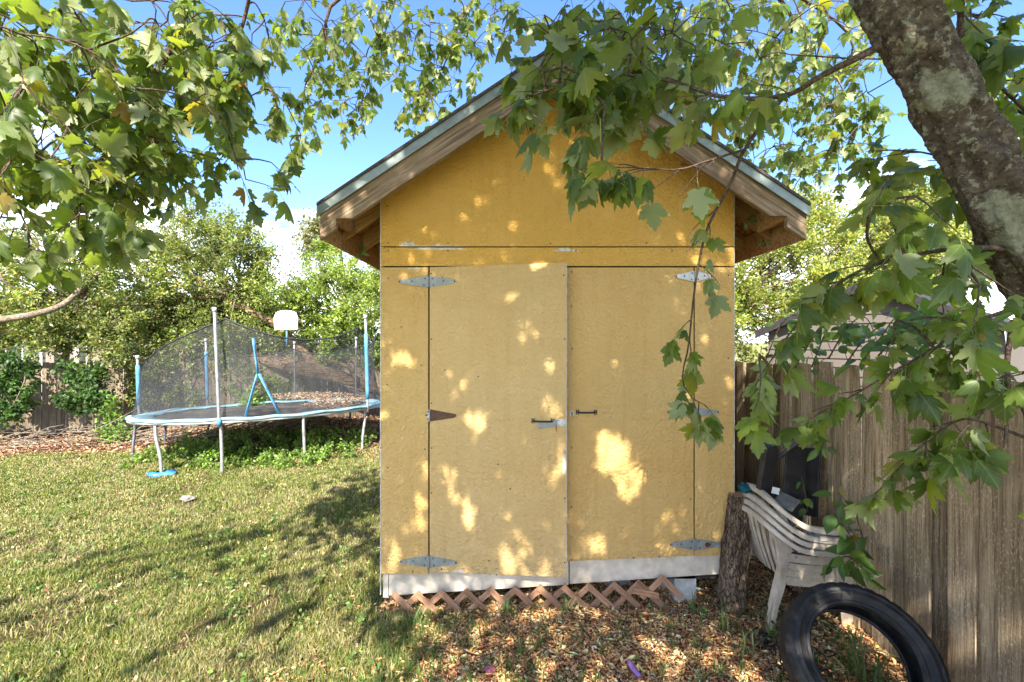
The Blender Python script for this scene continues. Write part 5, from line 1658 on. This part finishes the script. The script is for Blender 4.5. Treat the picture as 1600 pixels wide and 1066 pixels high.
# ================================================================== MAPLE
HALF = [(0.035, 0.0), (0.15, -0.055), (0.27, -0.02), (0.41, 0.06), (0.345, 0.13), (0.36, 0.20), (0.47, 0.235), (0.46, 0.32), (0.545, 0.40), (0.575, 0.56), (0.47, 0.51), (0.40, 0.56), (0.315, 0.53), (0.215, 0.485), (0.255, 0.62), (0.30, 0.70), (0.22, 0.72), (0.195, 0.83), (0.115, 0.85), (0.05, 0.98)]
HALF_LO = [(0.04, 0.0), (0.27, -0.03), (0.36, 0.17), (0.575, 0.54), (0.22, 0.48), (0.29, 0.70), (0.10, 0.86)]
def leaf_mesh(half, fold, curl, twist, pet=True):
    out = [(x, y) for x, y in half]
    rib = [(0, 0.0), (0, 0.25), (0, 0.5), (0, 0.75), (0, 1.06)] if len(half) > 10 else [(0, 0.0), (0, 0.5), (0, 1.06)]
    V = []; T = []
    def lift(x, y):
        z = -fold * abs(x) - curl * (y ** 2) * .5 - 0.22 * abs(x) ** 2 + twist * x * y
        if len(half) > 10: z += 0.03 * math.sin(9 * y) * abs(x) * 2
        return (x, y, z)
    for s in (1, -1):
        poly = [(s * x, y) for x, y in out] + rib[::-1]
        base = len(V)
        V += [lift(x, y) for x, y in poly]
        tri = tessellate_polygon([[Vector((x, y, 0)) for x, y in poly]])
        for a, b, c in tri:
            A, B, C_ = poly[a], poly[b], poly[c]
            ar = (B[0] - A[0]) * (C_[1] - A[1]) - (C_[0] - A[0]) * (B[1] - A[1])
            T.append((base + a, base + b, base + c) if ar > 0 else (base + a, base + c, base + b))
    # weld the two halves along the rib
    seen = {}; remap = []
    W = []
    for v in V:
        k = tuple(round(q, 5) for q in v)
        if k not in seen:
            seen[k] = len(W); W.append(v)
        remap.append(seen[k])
    T = [tuple(remap[i] for i in t) for t in T]
    if pet:
        b = len(W); r = .012
        W += [(r, 0.01, 0), (-r, 0.01, 0), (0, .01, r * 1.6), (r * .8, -.45, .15), (-r * .8, -.45, .15), (0, -.45, .15 + r * 1.3)]
        T += [(b, b + 3, b + 5), (b, b + 5, b + 2), (b + 2, b + 5, b + 4), (b + 2, b + 4, b + 1), (b + 1, b + 4, b + 3), (b + 1, b + 3, b)]
    return np.array(W, float), np.array(T, int)
HI = [leaf_mesh(HALF, f, c, t) for f, c, t in ((.25, .5, .1), (.55, .8, -.15), (.10, .3, .2), (.4, 1.1, 0.0), (.75, .5, .25), (.95, 1.0, -.2), (.2, 1.5, .35), (-.15, .2, -.3))]
LO = [leaf_mesh(HALF_LO, f, c, t, False) for f, c, t in ((.3, .5, .1), (.5, .9, -.15), (.15, .4, .15))]

wood_mb = MB()
leaves = []            # (base, axis, normal, size)
limb_pts = []
mr = random.Random(21)
def rv(s=1.0): return Vector((mr.gauss(0, s), mr.gauss(0, s), mr.gauss(0, s)))

def add_leaf(node, direc, size, droop):
    ax = (direc * 0.55 + rv(.28) + Vector((0, 0, -droop))).normalized()
    up = Vector((0, 0, 1)) + rv(.38) + direc * .55
    n = up - ax * up.dot(ax)
    if n.length < .05: n = Vector((1, 0, 0)) - ax * ax.x
    n.normalize()
    size = size * mr.choice((.42, .6, .75, .9, 1, 1.05, 1.15, 1.3))
    leaves.append((node + ax * .45 * size - n * .15 * size, ax, n, size))

def twig(p, d, ln, size, droop, r=.0032, pairs=3):
    d = d.normalized()
    pts = [p]
    q = p.copy()
    for i in range(4):
        d = (d + Vector((0, 0, -.16 * droop)) + rv(.12)).normalized()
        q = q + d * ln / 4; pts.append(q.copy())
    wood_mb.tube(pts, [r, r * .85, r * .7, r * .55, r * .4], 4, False)
    a0 = mr.uniform(0, PI)
    for k in range(pairs):
        t = (k + .7) / pairs * 4
        i = min(int(t), 3); node = pts[i].lerp(pts[i + 1], t - i)
        td = (pts[i + 1] - pts[i]).normalized()
        s = td.cross(Vector((0, 0, 1)) + rv(.1)).normalized(); w = s.cross(td)
        a = a0 + k * PI / 2 * .6
        side = s * math.cos(a * .4) + w * math.sin(a * .4) * .6
        for sg in (1, -1):
            if mr.random() < .93:
                add_leaf(node, (td * .55 + side * sg).normalized(), size, droop)
    add_leaf(pts[-1], d, size, droop)

def limb(pts, r0, r1, n=26, sides=8):
    s = spline(pts, n)
    wood_mb.tube(s, [r0 + (r1 - r0) * (i / (n - 1)) ** .8 for i in range(n)], sides, False)
    limb_pts.extend(s)
    return s

def along(s, k, ln, size, droop, t0=.15, pairs=3):
    """k twigs growing off a limb"""
    for i in range(k):
        t = t0 + (1 - t0) * (i + mr.random()) / k
        j = min(int(t * (len(s) - 1)), len(s) - 2)
        p = s[j]; td = (s[j + 1] - s[j]).normalized()
        side = td.cross(Vector((0, 0, 1))).normalized() * (1 if i % 2 else -1)
        twig(p, td * .6 + side * mr.uniform(.3, 1) + rv(.3), ln * mr.uniform(.6, 1.3), size, droop, pairs=pairs)
    twig(s[-1], s[-1] - s[-2], ln * .8, size, droop)

# trunk
maple = thing('maple_tree', 'leaning lichened maple trunk at upper right with leafy boughs over the shed', 'tree')
tp = spline([(2.02, 1.12, -0.05), (1.98, 1.18, .7), (1.86, 1.30, 1.5), P(1658, 500, 1.40), P(1556, 300, 1.42), P(1502, 200, 1.44), P(1448, 100, 1.45), P(1394, 0, 1.46), P(1322, -140, 1.48), (0.92, 1.45, 3.75), (0.72, 1.2, 4.6), (0.62, .8, 5.6), (0.5, .4, 6.8)], 320)
def trunk_surface():
    n = 110; vs = []; fs = []; m = len(tp); u = Vector((0, -1, 0))
    g = np.random.default_rng(3)
    II, KK = np.meshgrid(np.arange(m), np.arange(n), indexing='ij')
    CX, CY, SZ = np.cos(2 * PI * KK / n), np.sin(2 * PI * KK / n), II * .022
    NZ = .45 * vnoise(CX * 2 + SZ * 9, CY * 2 - SZ * 4, 2.2, 21) + .35 * vnoise(CX * 2 - SZ * 14, CY * 2 + SZ * 9, 4.6, 22) + .2 * vnoise(CX * 2 + SZ * 22, CY * 2 + SZ * 13, 9, 23)
    ph = g.uniform(0, 6.28, 12)
    for i, p in enumerate(tp):
        t = (tp[min(i + 1, m - 1)] - tp[max(i - 1, 0)]).normalized()
        u = (u - t * u.dot(t)).normalized(); w = t.cross(u)
        i0 = i; i = i * 90 / 320
        rad = 0.136 - .055 * min(1, i / 24) - .05 * max(0, (i - 52)) / 38
        for k in range(n):
            a = 2 * PI * k / n
            d = .006 * math.sin(5 * a + .5 * i + ph[0]) + .005 * math.sin(9 * a - .35 * i + ph[1]) + .004 * math.sin(3 * a + .9 * i + ph[2]) + .0012 * g.normal()
            d += .011 * (float(NZ[i0, k]) - .5)
            vs.append(p + (u * math.cos(a) + w * math.sin(a)) * (rad + d))
    for i in range(m - 1):
        for k in range(n):
            fs.append((i * n + k, i * n + (k + 1) % n, (i + 1) * n + (k + 1) % n, (i + 1) * n + k))
    o = obj('trunk', vs, fs, M['bark_maple'], maple, True)
trunk_surface()
# boughs that the photograph shows
A = limb([P(1375, 72, 1.46), P(1330, 95, 1.50), P(1280, 120, 1.58), P(1225, 150, 1.68), P(1130, 152, 1.82), P(1060, 130, 1.92), P(990, 118, 2.0), P(900, 128, 2.05), P(830, 150, 2.1)], .0135, .004)
B = limb([P(1225, 150, 1.68), P(1190, 195, 1.75), P(1160, 240, 1.82), P(1140, 290, 1.9), P(1108, 350, 2.0), P(1094, 400, 2.06), P(1083, 470, 2.12), P(1076, 540, 2.16), P(1066, 590, 2.18), P(1080, 620, 2.18), P(1100, 632, 2.2)], .009, .0022)
Cb = limb([P(1163, 234, 1.8), P(1110, 250, 1.78), P(1060, 265, 1.76), P(1000, 262, 1.76), P(940, 262, 1.76)], .005, .002, 14)
D = limb([P(1640, 405, 1.36), P(1560, 388, 1.40), P(1480, 390, 1.44), P(1400, 405, 1.5), P(1340, 425, 1.56), P(1285, 462, 1.62), P(1235, 520, 1.7), P(1200, 570, 1.75)], .010, .0025)
E1 = limb([P(1620, 470, 1.38), P(1520, 505, 1.45), P(1460, 545, 1.5), P(1400, 578, 1.55), P(1330, 620, 1.62), P(1290, 640, 1.66)], .007, .002, 16)
E2 = limb([P(1640, 700, 1.5), P(1560, 668, 1.5), P(1505, 655, 1.52), P(1460, 680, 1.56), P(1420, 715, 1.6), P(1385, 755, 1.64)], .006, .002, 16)
E3 = limb([P(1585, 500, 1.36), P(1574, 560, 1.37), P(1576, 620, 1.38), P(1570, 700, 1.4)], .0085, .004, 12)
F0 = limb([P(1500, 540, 1.47), P(1540, 590, 1.44), P(1620, 580, 1.4)], .004, .002, 8)
top = Vector((0.80, 1.3, 4.3))
L1 = limb([top, (-0.2, 1.7, 4.55), (-1.0, 2.2, 4.5), P(310, -30, 2.6), P(268, 72, 2.6), P(200, 190, 2.55), P(172, 245, 2.5), P(110, 262, 2.45), P(20, 270, 2.4)], .04, .005, 30)
L2 = limb([(-0.6, 1.95, 4.55), (-1.1, 2.1, 4.2), P(385, 20, 2.55), P(365, 70, 2.5), P(382, 105, 2.5), P(350, 118, 2.45), P(280, 105, 2.4)], .014, .004, 20)
L3 = limb([(-1.0, 2.2, 4.5), (-1.6, 2.3, 4.1), P(90, 20, 2.3), P(40, 130, 2.2), P(-20, 200, 2.1)], .02, .004, 18)
L4 = limb([P(180, 245, 2.5), P(190, 300, 2.5), P(240, 250, 2.5), P(248, 215, 2.5)], .005, .0025, 12)
L5 = limb([P(172, 245, 2.5), P(120, 290, 2.45), P(150, 280, 2.4), P(215, 265, 2.4)], .005, .0025, 12)
G1 = limb([top + Vector((-.4, 1.2, .6)), (0.0, 3.2, 5.2), (-.8, 4.0, 5.3), P(525, 0, 4.1), P(505, 80, 4.1), P(480, 125, 4.1), P(470, 175, 4.1)], .03, .004, 22)
G2 = limb([(-.4, 3.6, 5.3), P(640, -60, 4.3), P(612, 20, 4.3), P(585, 100, 4.3), P(560, 175, 4.3)], .014, .003, 16)
G3 = limb([(-.1, 3.3, 5.2), P(760, -40, 4.2), P(720, 30, 4.2), P(690, 110, 4.2), P(640, 160, 4.2)], .012, .003, 16)
H1 = limb([top, (1.4, 2.6, 4.7), (2.0, 3.6, 4.9), P(1240, 40, 4.4), P(1190, 120, 4.4), P(1170, 220, 4.4)], .035, .004, 20)
H2 = limb([(2.0, 3.6, 4.9), P(1330, 60, 4.2), P(1300, 160, 4.2), P(1310, 260, 4.2)], .014, .003, 14)
H3 = limb([(1.7, 3.1, 4.8), P(1130, -20, 4.0), P(1110, 60, 4.0), P(1090, 120, 4.0)], .014, .003, 14)
I1 = limb([(1.02, 1.48, 3.6), (1.5, 1.5, 3.5), P(1500, 40, 1.6), P(1540, 110, 1.6), P(1640, 210, 1.6)], .016, .004, 16)
I2 = limb([P(1590, 330, 1.5), P(1520, 265, 1.62), P(1450, 240, 1.75), P(1400, 235, 1.85)], .006, .0025, 12)

along(A, 17, .20, .095, .55, .38)
along(B, 9, .14, .085, .75, .30, 2)
along(Cb, 8, .15, .095, .70, .15)
along(D, 10, .16, .082, .5, .15)
along(E1, 9, .13, .075, .35, .15)
along(E2, 8, .11, .075, .5, .3, 2)
along(F0, 4, .1, .075, .4)
along(I2, 6, .14, .085, .4)
along(I1, 10, .18, .09, .5, .4)
along(L1, 22, .26, .095, .6, .35); along(L2, 14, .22, .09, .6, .35); along(L3, 14, .26, .1, .6, .35); along(L4, 4, .16, .09, .6); along(L5, 5, .16, .09, .6)
for g_l in (G1, G2, G3): along(g_l, 16, .26, .078, .65, .35)
for g_l in (H1, H2, H3): along(g_l, 18, .28, .08, .65, .3)

def zone(px, py, rx, ry, Y0, Y1, n, size, droop=.55, pairs=3, ln=.2, dens=1.6):
    for _ in range(max(1, round(n * (dens if Y1 > 2.3 else .75)))):
        for _t in range(20):
            a, b = mr.uniform(-1, 1), mr.uniform(-1, 1)
            if a * a + b * b <= 1: break
        p = P(px + a * rx, py + b * ry, mr.uniform(Y0, Y1))
        near = min(limb_pts, key=lambda q: (q - p).length_squared)
        d = p - near
        if d.length > .06:
            mid = near.lerp(p, .5) + rv(.07 * min(1, d.length)) + Vector((0, 0, .10 * d.length))
            s_ = spline([near, mid, p], 8)
            wood_mb.tube(s_, [.0055 - .0003 * k_ for k_ in range(8)], 4, False)
            limb_pts.extend(s_[2:])
        twig(p, d.normalized() * .6 + rv(.4) + Vector((0, 0, -.25)), ln * mr.uniform(.6, 1.3), size, droop, pairs=pairs)

for z in [
    # upper left mass
    (50, 60, 100, 90, 1.9, 3.0, 11, .095), (170, 70, 100, 90, 2.1, 3.1, 12, .095), (290, 60, 90, 70, 2.2, 3.2, 10, .09), (60, 190, 90, 80, 1.9, 2.8, 11, .095), (180, 170, 90, 80, 2.1, 3.0, 11, .09),
    (270, 170, 70, 60, 2.2, 3.0, 8, .088), (60, 310, 80, 60, 1.9, 2.7, 9, .092), (170, 300, 60, 50, 2.1, 2.8, 6, .09), (30, 370, 50, 20, 1.9, 2.4, 3, .09), (380, 60, 60, 60, 2.4, 3.2, 6, .085), (350, 190, 40, 40, 2.4, 3.0, 4, .085),
    (385, 255, 40, 30, 2.4, 2.9, 4, .085), (400, 160, 40, 40, 2.5, 3.2, 3, .085), (455, 200, 18, 50, 3.2, 3.6, 4, .085), (230, 240, 40, 40, 2.2, 2.8, 4, .09),
    # top middle, farther
    (470, 40, 50, 50, 3.4, 4.4, 8, .08), (560, 50, 60, 60, 3.8, 4.8, 12, .08), (640, 60, 50, 70, 3.8, 4.8, 12, .08), (720, 60, 50, 70, 3.8, 4.8, 11, .08), (780, 30, 40, 30, 3.2, 4.2, 6, .08), (580, 140, 50, 40, 3.8, 4.6, 6, .078), (680, 150, 35, 40, 4.0, 4.8, 6, .078), (520, 130, 40, 50, 3.8, 4.4, 4, .08),
    # near centre
    (860, 60, 60, 50, 1.8, 2.5, 7, .1), (930, 70, 70, 50, 1.8, 2.6, 8, .1), (1010, 60, 70, 50, 1.9, 2.8, 9, .095), (880, 140, 50, 35, 1.8, 2.2, 4, .1), (950, 150, 60, 30, 1.75, 2.2, 5, .1), (1060, 70, 60, 60, 2.2, 3.2, 8, .09), (830, 170, 25, 30, 1.9, 2.2, 2, .1), (905, 40, 80, 30, 2.4, 3.4, 7, .09),
    # top right, farther
    (1120, 40, 60, 50, 2.8, 4.2, 10, .085), (1200, 50, 70, 60, 3.0, 4.6, 12, .085), (1290, 50, 60, 60, 3.2, 4.6, 10, .082), (1170, 140, 60, 50, 3.4, 4.8, 9, .08), (1260, 150, 60, 60, 3.4, 4.8, 10, .08), (1190, 220, 50, 40, 3.6, 4.8, 9, .08), (1260, 240, 50, 40, 3.6, 4.8, 10, .08), (1330, 110, 40, 60, 3.4, 4.6, 7, .08), (1320, 190, 40, 50, 3.6, 4.6, 6, .08), (1230, 290, 40, 20, 3.8, 4.8, 3, .078),
    # right of the trunk
    (1540, 40, 50, 40, 1.6, 2.4, 7, .085), (1590, 130, 40, 60, 1.5, 2.2, 8, .085), (1590, 230, 25, 40, 1.5, 2.0, 4, .085), (1520, 120, 25, 40, 2.4, 3.4, 4, .085),
    # right, below the trunk
    (1380, 345, 40, 25, 1.3, 1.6, 2, .085), (1440, 320, 40, 30, 1.4, 1.9, 4, .085), (1480, 420, 50, 30, 1.3, 1.5, 3, .085), (1540, 470, 40, 30, 1.2, 1.45, 3, .085), (1200, 540, 30, 40, 1.7, 2.0, 3, .09), (1420, 520, 40, 25, 1.5, 1.7, 3, .07), (1550, 600, 40, 40, 1.4, 1.6, 3, .07),
    (1595, 755, 12, 14, 1.3, 1.5, 1, .07),
]:
    zone(*z)

# crown over and behind the camera, which shades the shed front and the near lawn
def shade(c, r, n, size):
    for _ in range(n):
        d = Vector((mr.gauss(0, 1), mr.gauss(0, 1), mr.gauss(0, 1))).normalized() * (mr.random() ** .4)
        p = Vector((c[0] + d.x * r[0], c[1] + d.y * r[1], c[2] + d.z * r[2]))
        for k in range(5):
            q = p + rv(.13)
            ax = (rv(.5) + Vector((0, 0, -.7))).normalized(); up = Vector((0, 0, 1)) + rv(.5); nn = up - ax * up.dot(ax)
            leaves.append((q, ax, nn.normalized(), size * mr.uniform(.7, 1.25)))
crown_nodes = [((-0.4, -1.3, 5.6), (1.5, 1.5, 1.3), 330), ((1.3, -1.2, 5.2), (1.5, 1.4, 1.4), 330), ((0.5, 0.0, 4.9), (1.8, .8, .8), 260), ((.4, -3.0, 6.9), (2.4, 1.6, 1.2), 240), ((-2.6, -1.4, 5.0), (1.5, 1.4, .8), 90), ((-4.6, -1.6, 5.4), (1.2, 1.2, .7), 30), ((2.4, .3, 4.6), (.9, 1.2, .8), 90), ((0.1, -.4, 6.7), (2.0, 1.2, .9), 330), ((.2, -2.2, 8.2), (2.1, 1.4, .9), 200), ((-1.1, -.2, 4.9), (.9, 1.0, .9), 170), ((-.5, -.9, 7.3), (1.3, 1.0, .8), 200)]
view_limbs = list(limb_pts)
for c, r, n in crown_nodes:
    shade(c, r, n, .125)
    root = tp[-42]
    e = Vector(c)
    s = limb([root, root.lerp(e, .5) + Vector((0, 0, .3)), e], .05, .015, 12)
    for _ in range(9):
        q = e + Vector((mr.gauss(0, .5) * r[0], mr.gauss(0, .5) * r[1], mr.gauss(0, .5) * r[2]))
        limb([s[-4], s[-4].lerp(q, .5) + rv(.1), q], .014, .004, 8, 5)
wood_mb.build('branch', M['twig'], maple, True)

# the 300 leaves that show largest are objects; the others are one part
def leaf_rank(l):
    c = l[0] + l[1] * l[3] * .5
    if c.y < .3: return -1
    x, y = proj(c)
    if not (-20 < x < 1620 and -20 < y < 1086): return -1
    v = (c - Vector((0, 0, EYE))).normalized()
    return (l[3] / c.y) ** 2 * (0.25 + abs(l[2].dot(v)))
SUN_SPOTS = [(962, 715, 34, 44), (985, 760, 26, 34), (945, 690, 22, 26), (935, 845, 18, 24), (842, 430, 24, 26), (800, 462, 20, 28), (822, 530, 20, 20), (862, 590, 18, 22), (865, 645, 18, 26), (870, 740, 14, 24), (715, 605, 18, 22), (740, 660, 20, 22), (705, 760, 16, 34), (735, 815, 18, 22), (655, 805, 14, 30), (615, 870, 14, 26), (635, 565, 12, 12), (865, 275, 12, 12), (800, 360, 14, 14), (915, 520, 12, 18), (1000, 470, 14, 22)]
# no leaf pokes through the shed front, roof or the lens
def clear(l):
    c = l[0] + l[1] * l[3] * .5
    if c.length < .01 or (c - Vector((0, 0, EYE))).length < .8: return False
    if XL - .1 < c.x < XR + .1 and WY - .06 < c.y < 6.6 and c.z < roof_z(c.x) + .05: return False
    if EL - .05 < c.x < ER + .05 and RF - .06 < c.y < RB and abs(c.z - roof_z(c.x) + .1) < .2: return False
    if c.x > FX - .04 and c.z < 1.8: return False
    # unseen crown leaves dropped at random to lighten the shade on the lawn
    if c.y < 1.4 and c.z > 3.4:
        g = c - sun_vec * (c.z / sun_vec.z)
        if g.x < -1.15 and g.y < 8 and mr.random() < .62: return False
    # gaps cut in the crown to place chosen sun patches on the shed front
    if c.y < 2.9 and c.z > 2.2:
        k = (c.y - WY) / sun_vec.y
        h = c - sun_vec * k
        for gx, gy, rx, ry in SUN_SPOTS:
            if ((h.x - wx(gx)) / (rx / 203)) ** 2 + ((h.z - wz(gy)) / (ry / 203)) ** 2 < 1 and mr.random() < .96:
                return False
    return True
leaves = [l for l in leaves if clear(l)]
order = sorted(range(len(leaves)), key=lambda i: -leaf_rank(leaves[i]))
hi_me = [new_mesh('leaf', V, T, M['maple_leaf_near'], True) for V, T in HI]
def leaf_matrix(l):
    p, ax, n, s = l
    x = ax.cross(n)
    return Matrix(((x.x * s, ax.x * s, n.x * s, p.x), (x.y * s, ax.y * s, n.y * s, p.y), (x.z * s, ax.z * s, n.z * s, p.z), (0, 0, 0, 1)))
for i in order[:300]:
    o = link('leaf', mr.choice(hi_me), maple)
    o.matrix_world = leaf_matrix(leaves[i])
VV = []; TT = []; off = 0
for i in order[300:]:
    l = leaves[i]
    V, T = mr.choice(HI) if leaf_rank(l) > 0 else mr.choice(LO)
    m3 = np.array(leaf_matrix(l))
    VV.append(V @ m3[:3, :3].T + m3[:3, 3]); TT.append(T + off); off += len(V)
o = obj('foliage', np.concatenate(VV), np.concatenate(TT), M['maple_leaf'], maple, True)
kind(o, 'stuff')
print('maple leaves', len(leaves), 'tris', sum(len(t) for t in TT))

# ================================================================== VINES and small plants with single leaves
def oval_leaf(fold=.3, curl=.4, wide=.24):
    ys = [0, .15, .35, .55, .75, .9, 1.0]; ws = [0.02, wide * .75, wide, wide * .92, wide * .62, wide * .28, 0.0]
    V = []; T = []
    for y, w in zip(ys, ws):
        for x in (-w, 0, w):
            V.append((x, y, -fold * (w - abs(x)) * -1 * (abs(x) > 0) * .0 + (fold * abs(x)) - curl * y * y * .4))
    for i in range(6):
        b = i * 3
        T += [(b, b + 1, b + 4), (b, b + 4, b + 3), (b + 1, b + 2, b + 5), (b + 1, b + 5, b + 4)]
    return V, T
OV = [new_mesh('leaf', *oval_leaf(f, c, w), M['vine_leaf'], True) for f, c, w in ((.3, .5, .24), (.5, .8, .2), (.15, .3, .28))]
def place_leaf(parent, p, ax, up, s, meshes):
    n = up - ax * up.dot(ax); n = n.normalized() if n.length > .01 else Vector((1, 0, 0)); x = ax.cross(n)
    o = link('leaf', mr.choice(meshes), parent)
    o.matrix_world = Matrix(((x.x * s, ax.x * s, n.x * s, p.x), (x.y * s, ax.y * s, n.y * s, p.y), (x.z * s, ax.z * s, n.z * s, p.z), (0, 0, 0, 1)))
def climber(label, stems, k, size, name='climbing_plant', group=None, face=Vector((-.7, -.6, .4)), spread=.05):
    t_ = thing(name, label, 'plant', (0, 0, 0), group)
    for st in stems:
        s = spline(st, 16)
        MB().tube(s, [.006 - .004 * i / 15 for i in range(16)], 5).build('stem', M['twig'], t_, True)
        for i in range(k):
            t = (i + mr.random()) / k * 14.9; j = int(t)
            p = s[j].lerp(s[j + 1], t - j)
            ax = (face * .5 + rv(.6) + Vector((0, 0, -.35))).normalized()
            place_leaf(t_, p + ax * mr.uniform(.005, spread), ax, face + rv(.45), size * mr.uniform(.65, 1.25), OV)
    return t_
climber('dark glossy leaved climber on the fence between the chairs and the tyre', [[P(1335, 905, 2.85), P(1350, 860, 2.9), P(1335, 800, 2.95), P(1310, 770, 3.0)], [P(1345, 880, 2.85), P(1330, 840, 2.8), P(1300, 800, 2.85)], [P(1350, 890, 2.8), P(1325, 870, 2.75), P(1300, 880, 2.72)]], 13, .115)
climber('small green shoot hanging on the fence above the black bar', [[P(1290, 640, 3.15), P(1288, 680, 3.15), P(1284, 700, 3.15)]], 7, .09)
climber('thin shoot with few leaves rising beside the chair stack', [[P(1262, 800, 3.25), P(1258, 770, 3.2), P(1252, 745, 3.2)]], 6, .08)
top_st = []
for k in range(12):
    x0 = 1190 + k * 26; Y = max(2.45, 2.33 * FPX / (x0 - 800)) - .03
    top_st.append([P(x0, 560 + mr.uniform(-10, 20), Y), P(x0 + 30, 520 + mr.uniform(-15, 15), Y * .99 - .05), P(x0 + 60, 505 + mr.uniform(-15, 15), Y * .97 - .08), P(x0 + 85, 540 + mr.uniform(-10, 40), Y * .94 - .08)])
climber('glossy creeper sprawling over the top of the right fence', top_st, 17, .105, 'fence_creeper', None, Vector((-.5, -.6, .7)), .09)
climber('leafy sprig growing from the left eave of the shed', [[P(560, 398, 3.75), P(566, 392, 3.7), P(572, 386, 3.68)]], 8, .055, 'eave_sprig', None, Vector((0, -1, .2)), .03)
climber('leafy sprig hanging in the right eave of the shed', [[P(1172, 342, 3.55), P(1166, 344, 3.5), P(1160, 346, 3.48)]], 7, .055, 'eave_sprig', None, Vector((0, -1, .2)), .03)
climber('small sprig dangling below the right eave blocking', [[P(1196, 385, 3.5), P(1194, 378, 3.48), P(1192, 372, 3.48)]], 5, .045, 'eave_sprig', None, Vector((0, -1, .2)), .03)
climber('dark ivy sprig on the gable below the leaves', [[P(838, 190, 3.44), P(832, 200, 3.44), P(822, 212, 3.44)]], 8, .07, 'gable_sprig', None, Vector((0, -1, .2)), .03)
climber('bright seedling in the leaf litter before the log', [[P(1093, 962, 3.28), P(1092, 952, 3.28), P(1096, 945, 3.28)]], 5, .06, 'seedling', None, Vector((0, -.6, .8)), .02)

g_ = np.random.default_rng(15)
n = 230
cy = g_.uniform(2.6, 7.2, n); cx = g_.uniform(-1.12, -0.30, n) * cy
k = ~((cx > -1.05) & (cy > 3.3))
bl = [((a, b, gz(a, b) + .012), (.05, .05, .012), 1) for a, b in zip(cx[k], cy[k])]
o, _ = leaf_cloud('lawn_weeds', bl, 5200, .032, [(0.08, 0.15, 0.03), (0.12, 0.19, 0.04), (0.16, 0.20, 0.06)], [2, 2, 1], None, seed=18, sub=2, sub_r=.045, asp=.7, solid=.1)
kind(o, 'stuff'); tag(o, 'small broad leaved weeds scattered through the lawn', 'weeds')
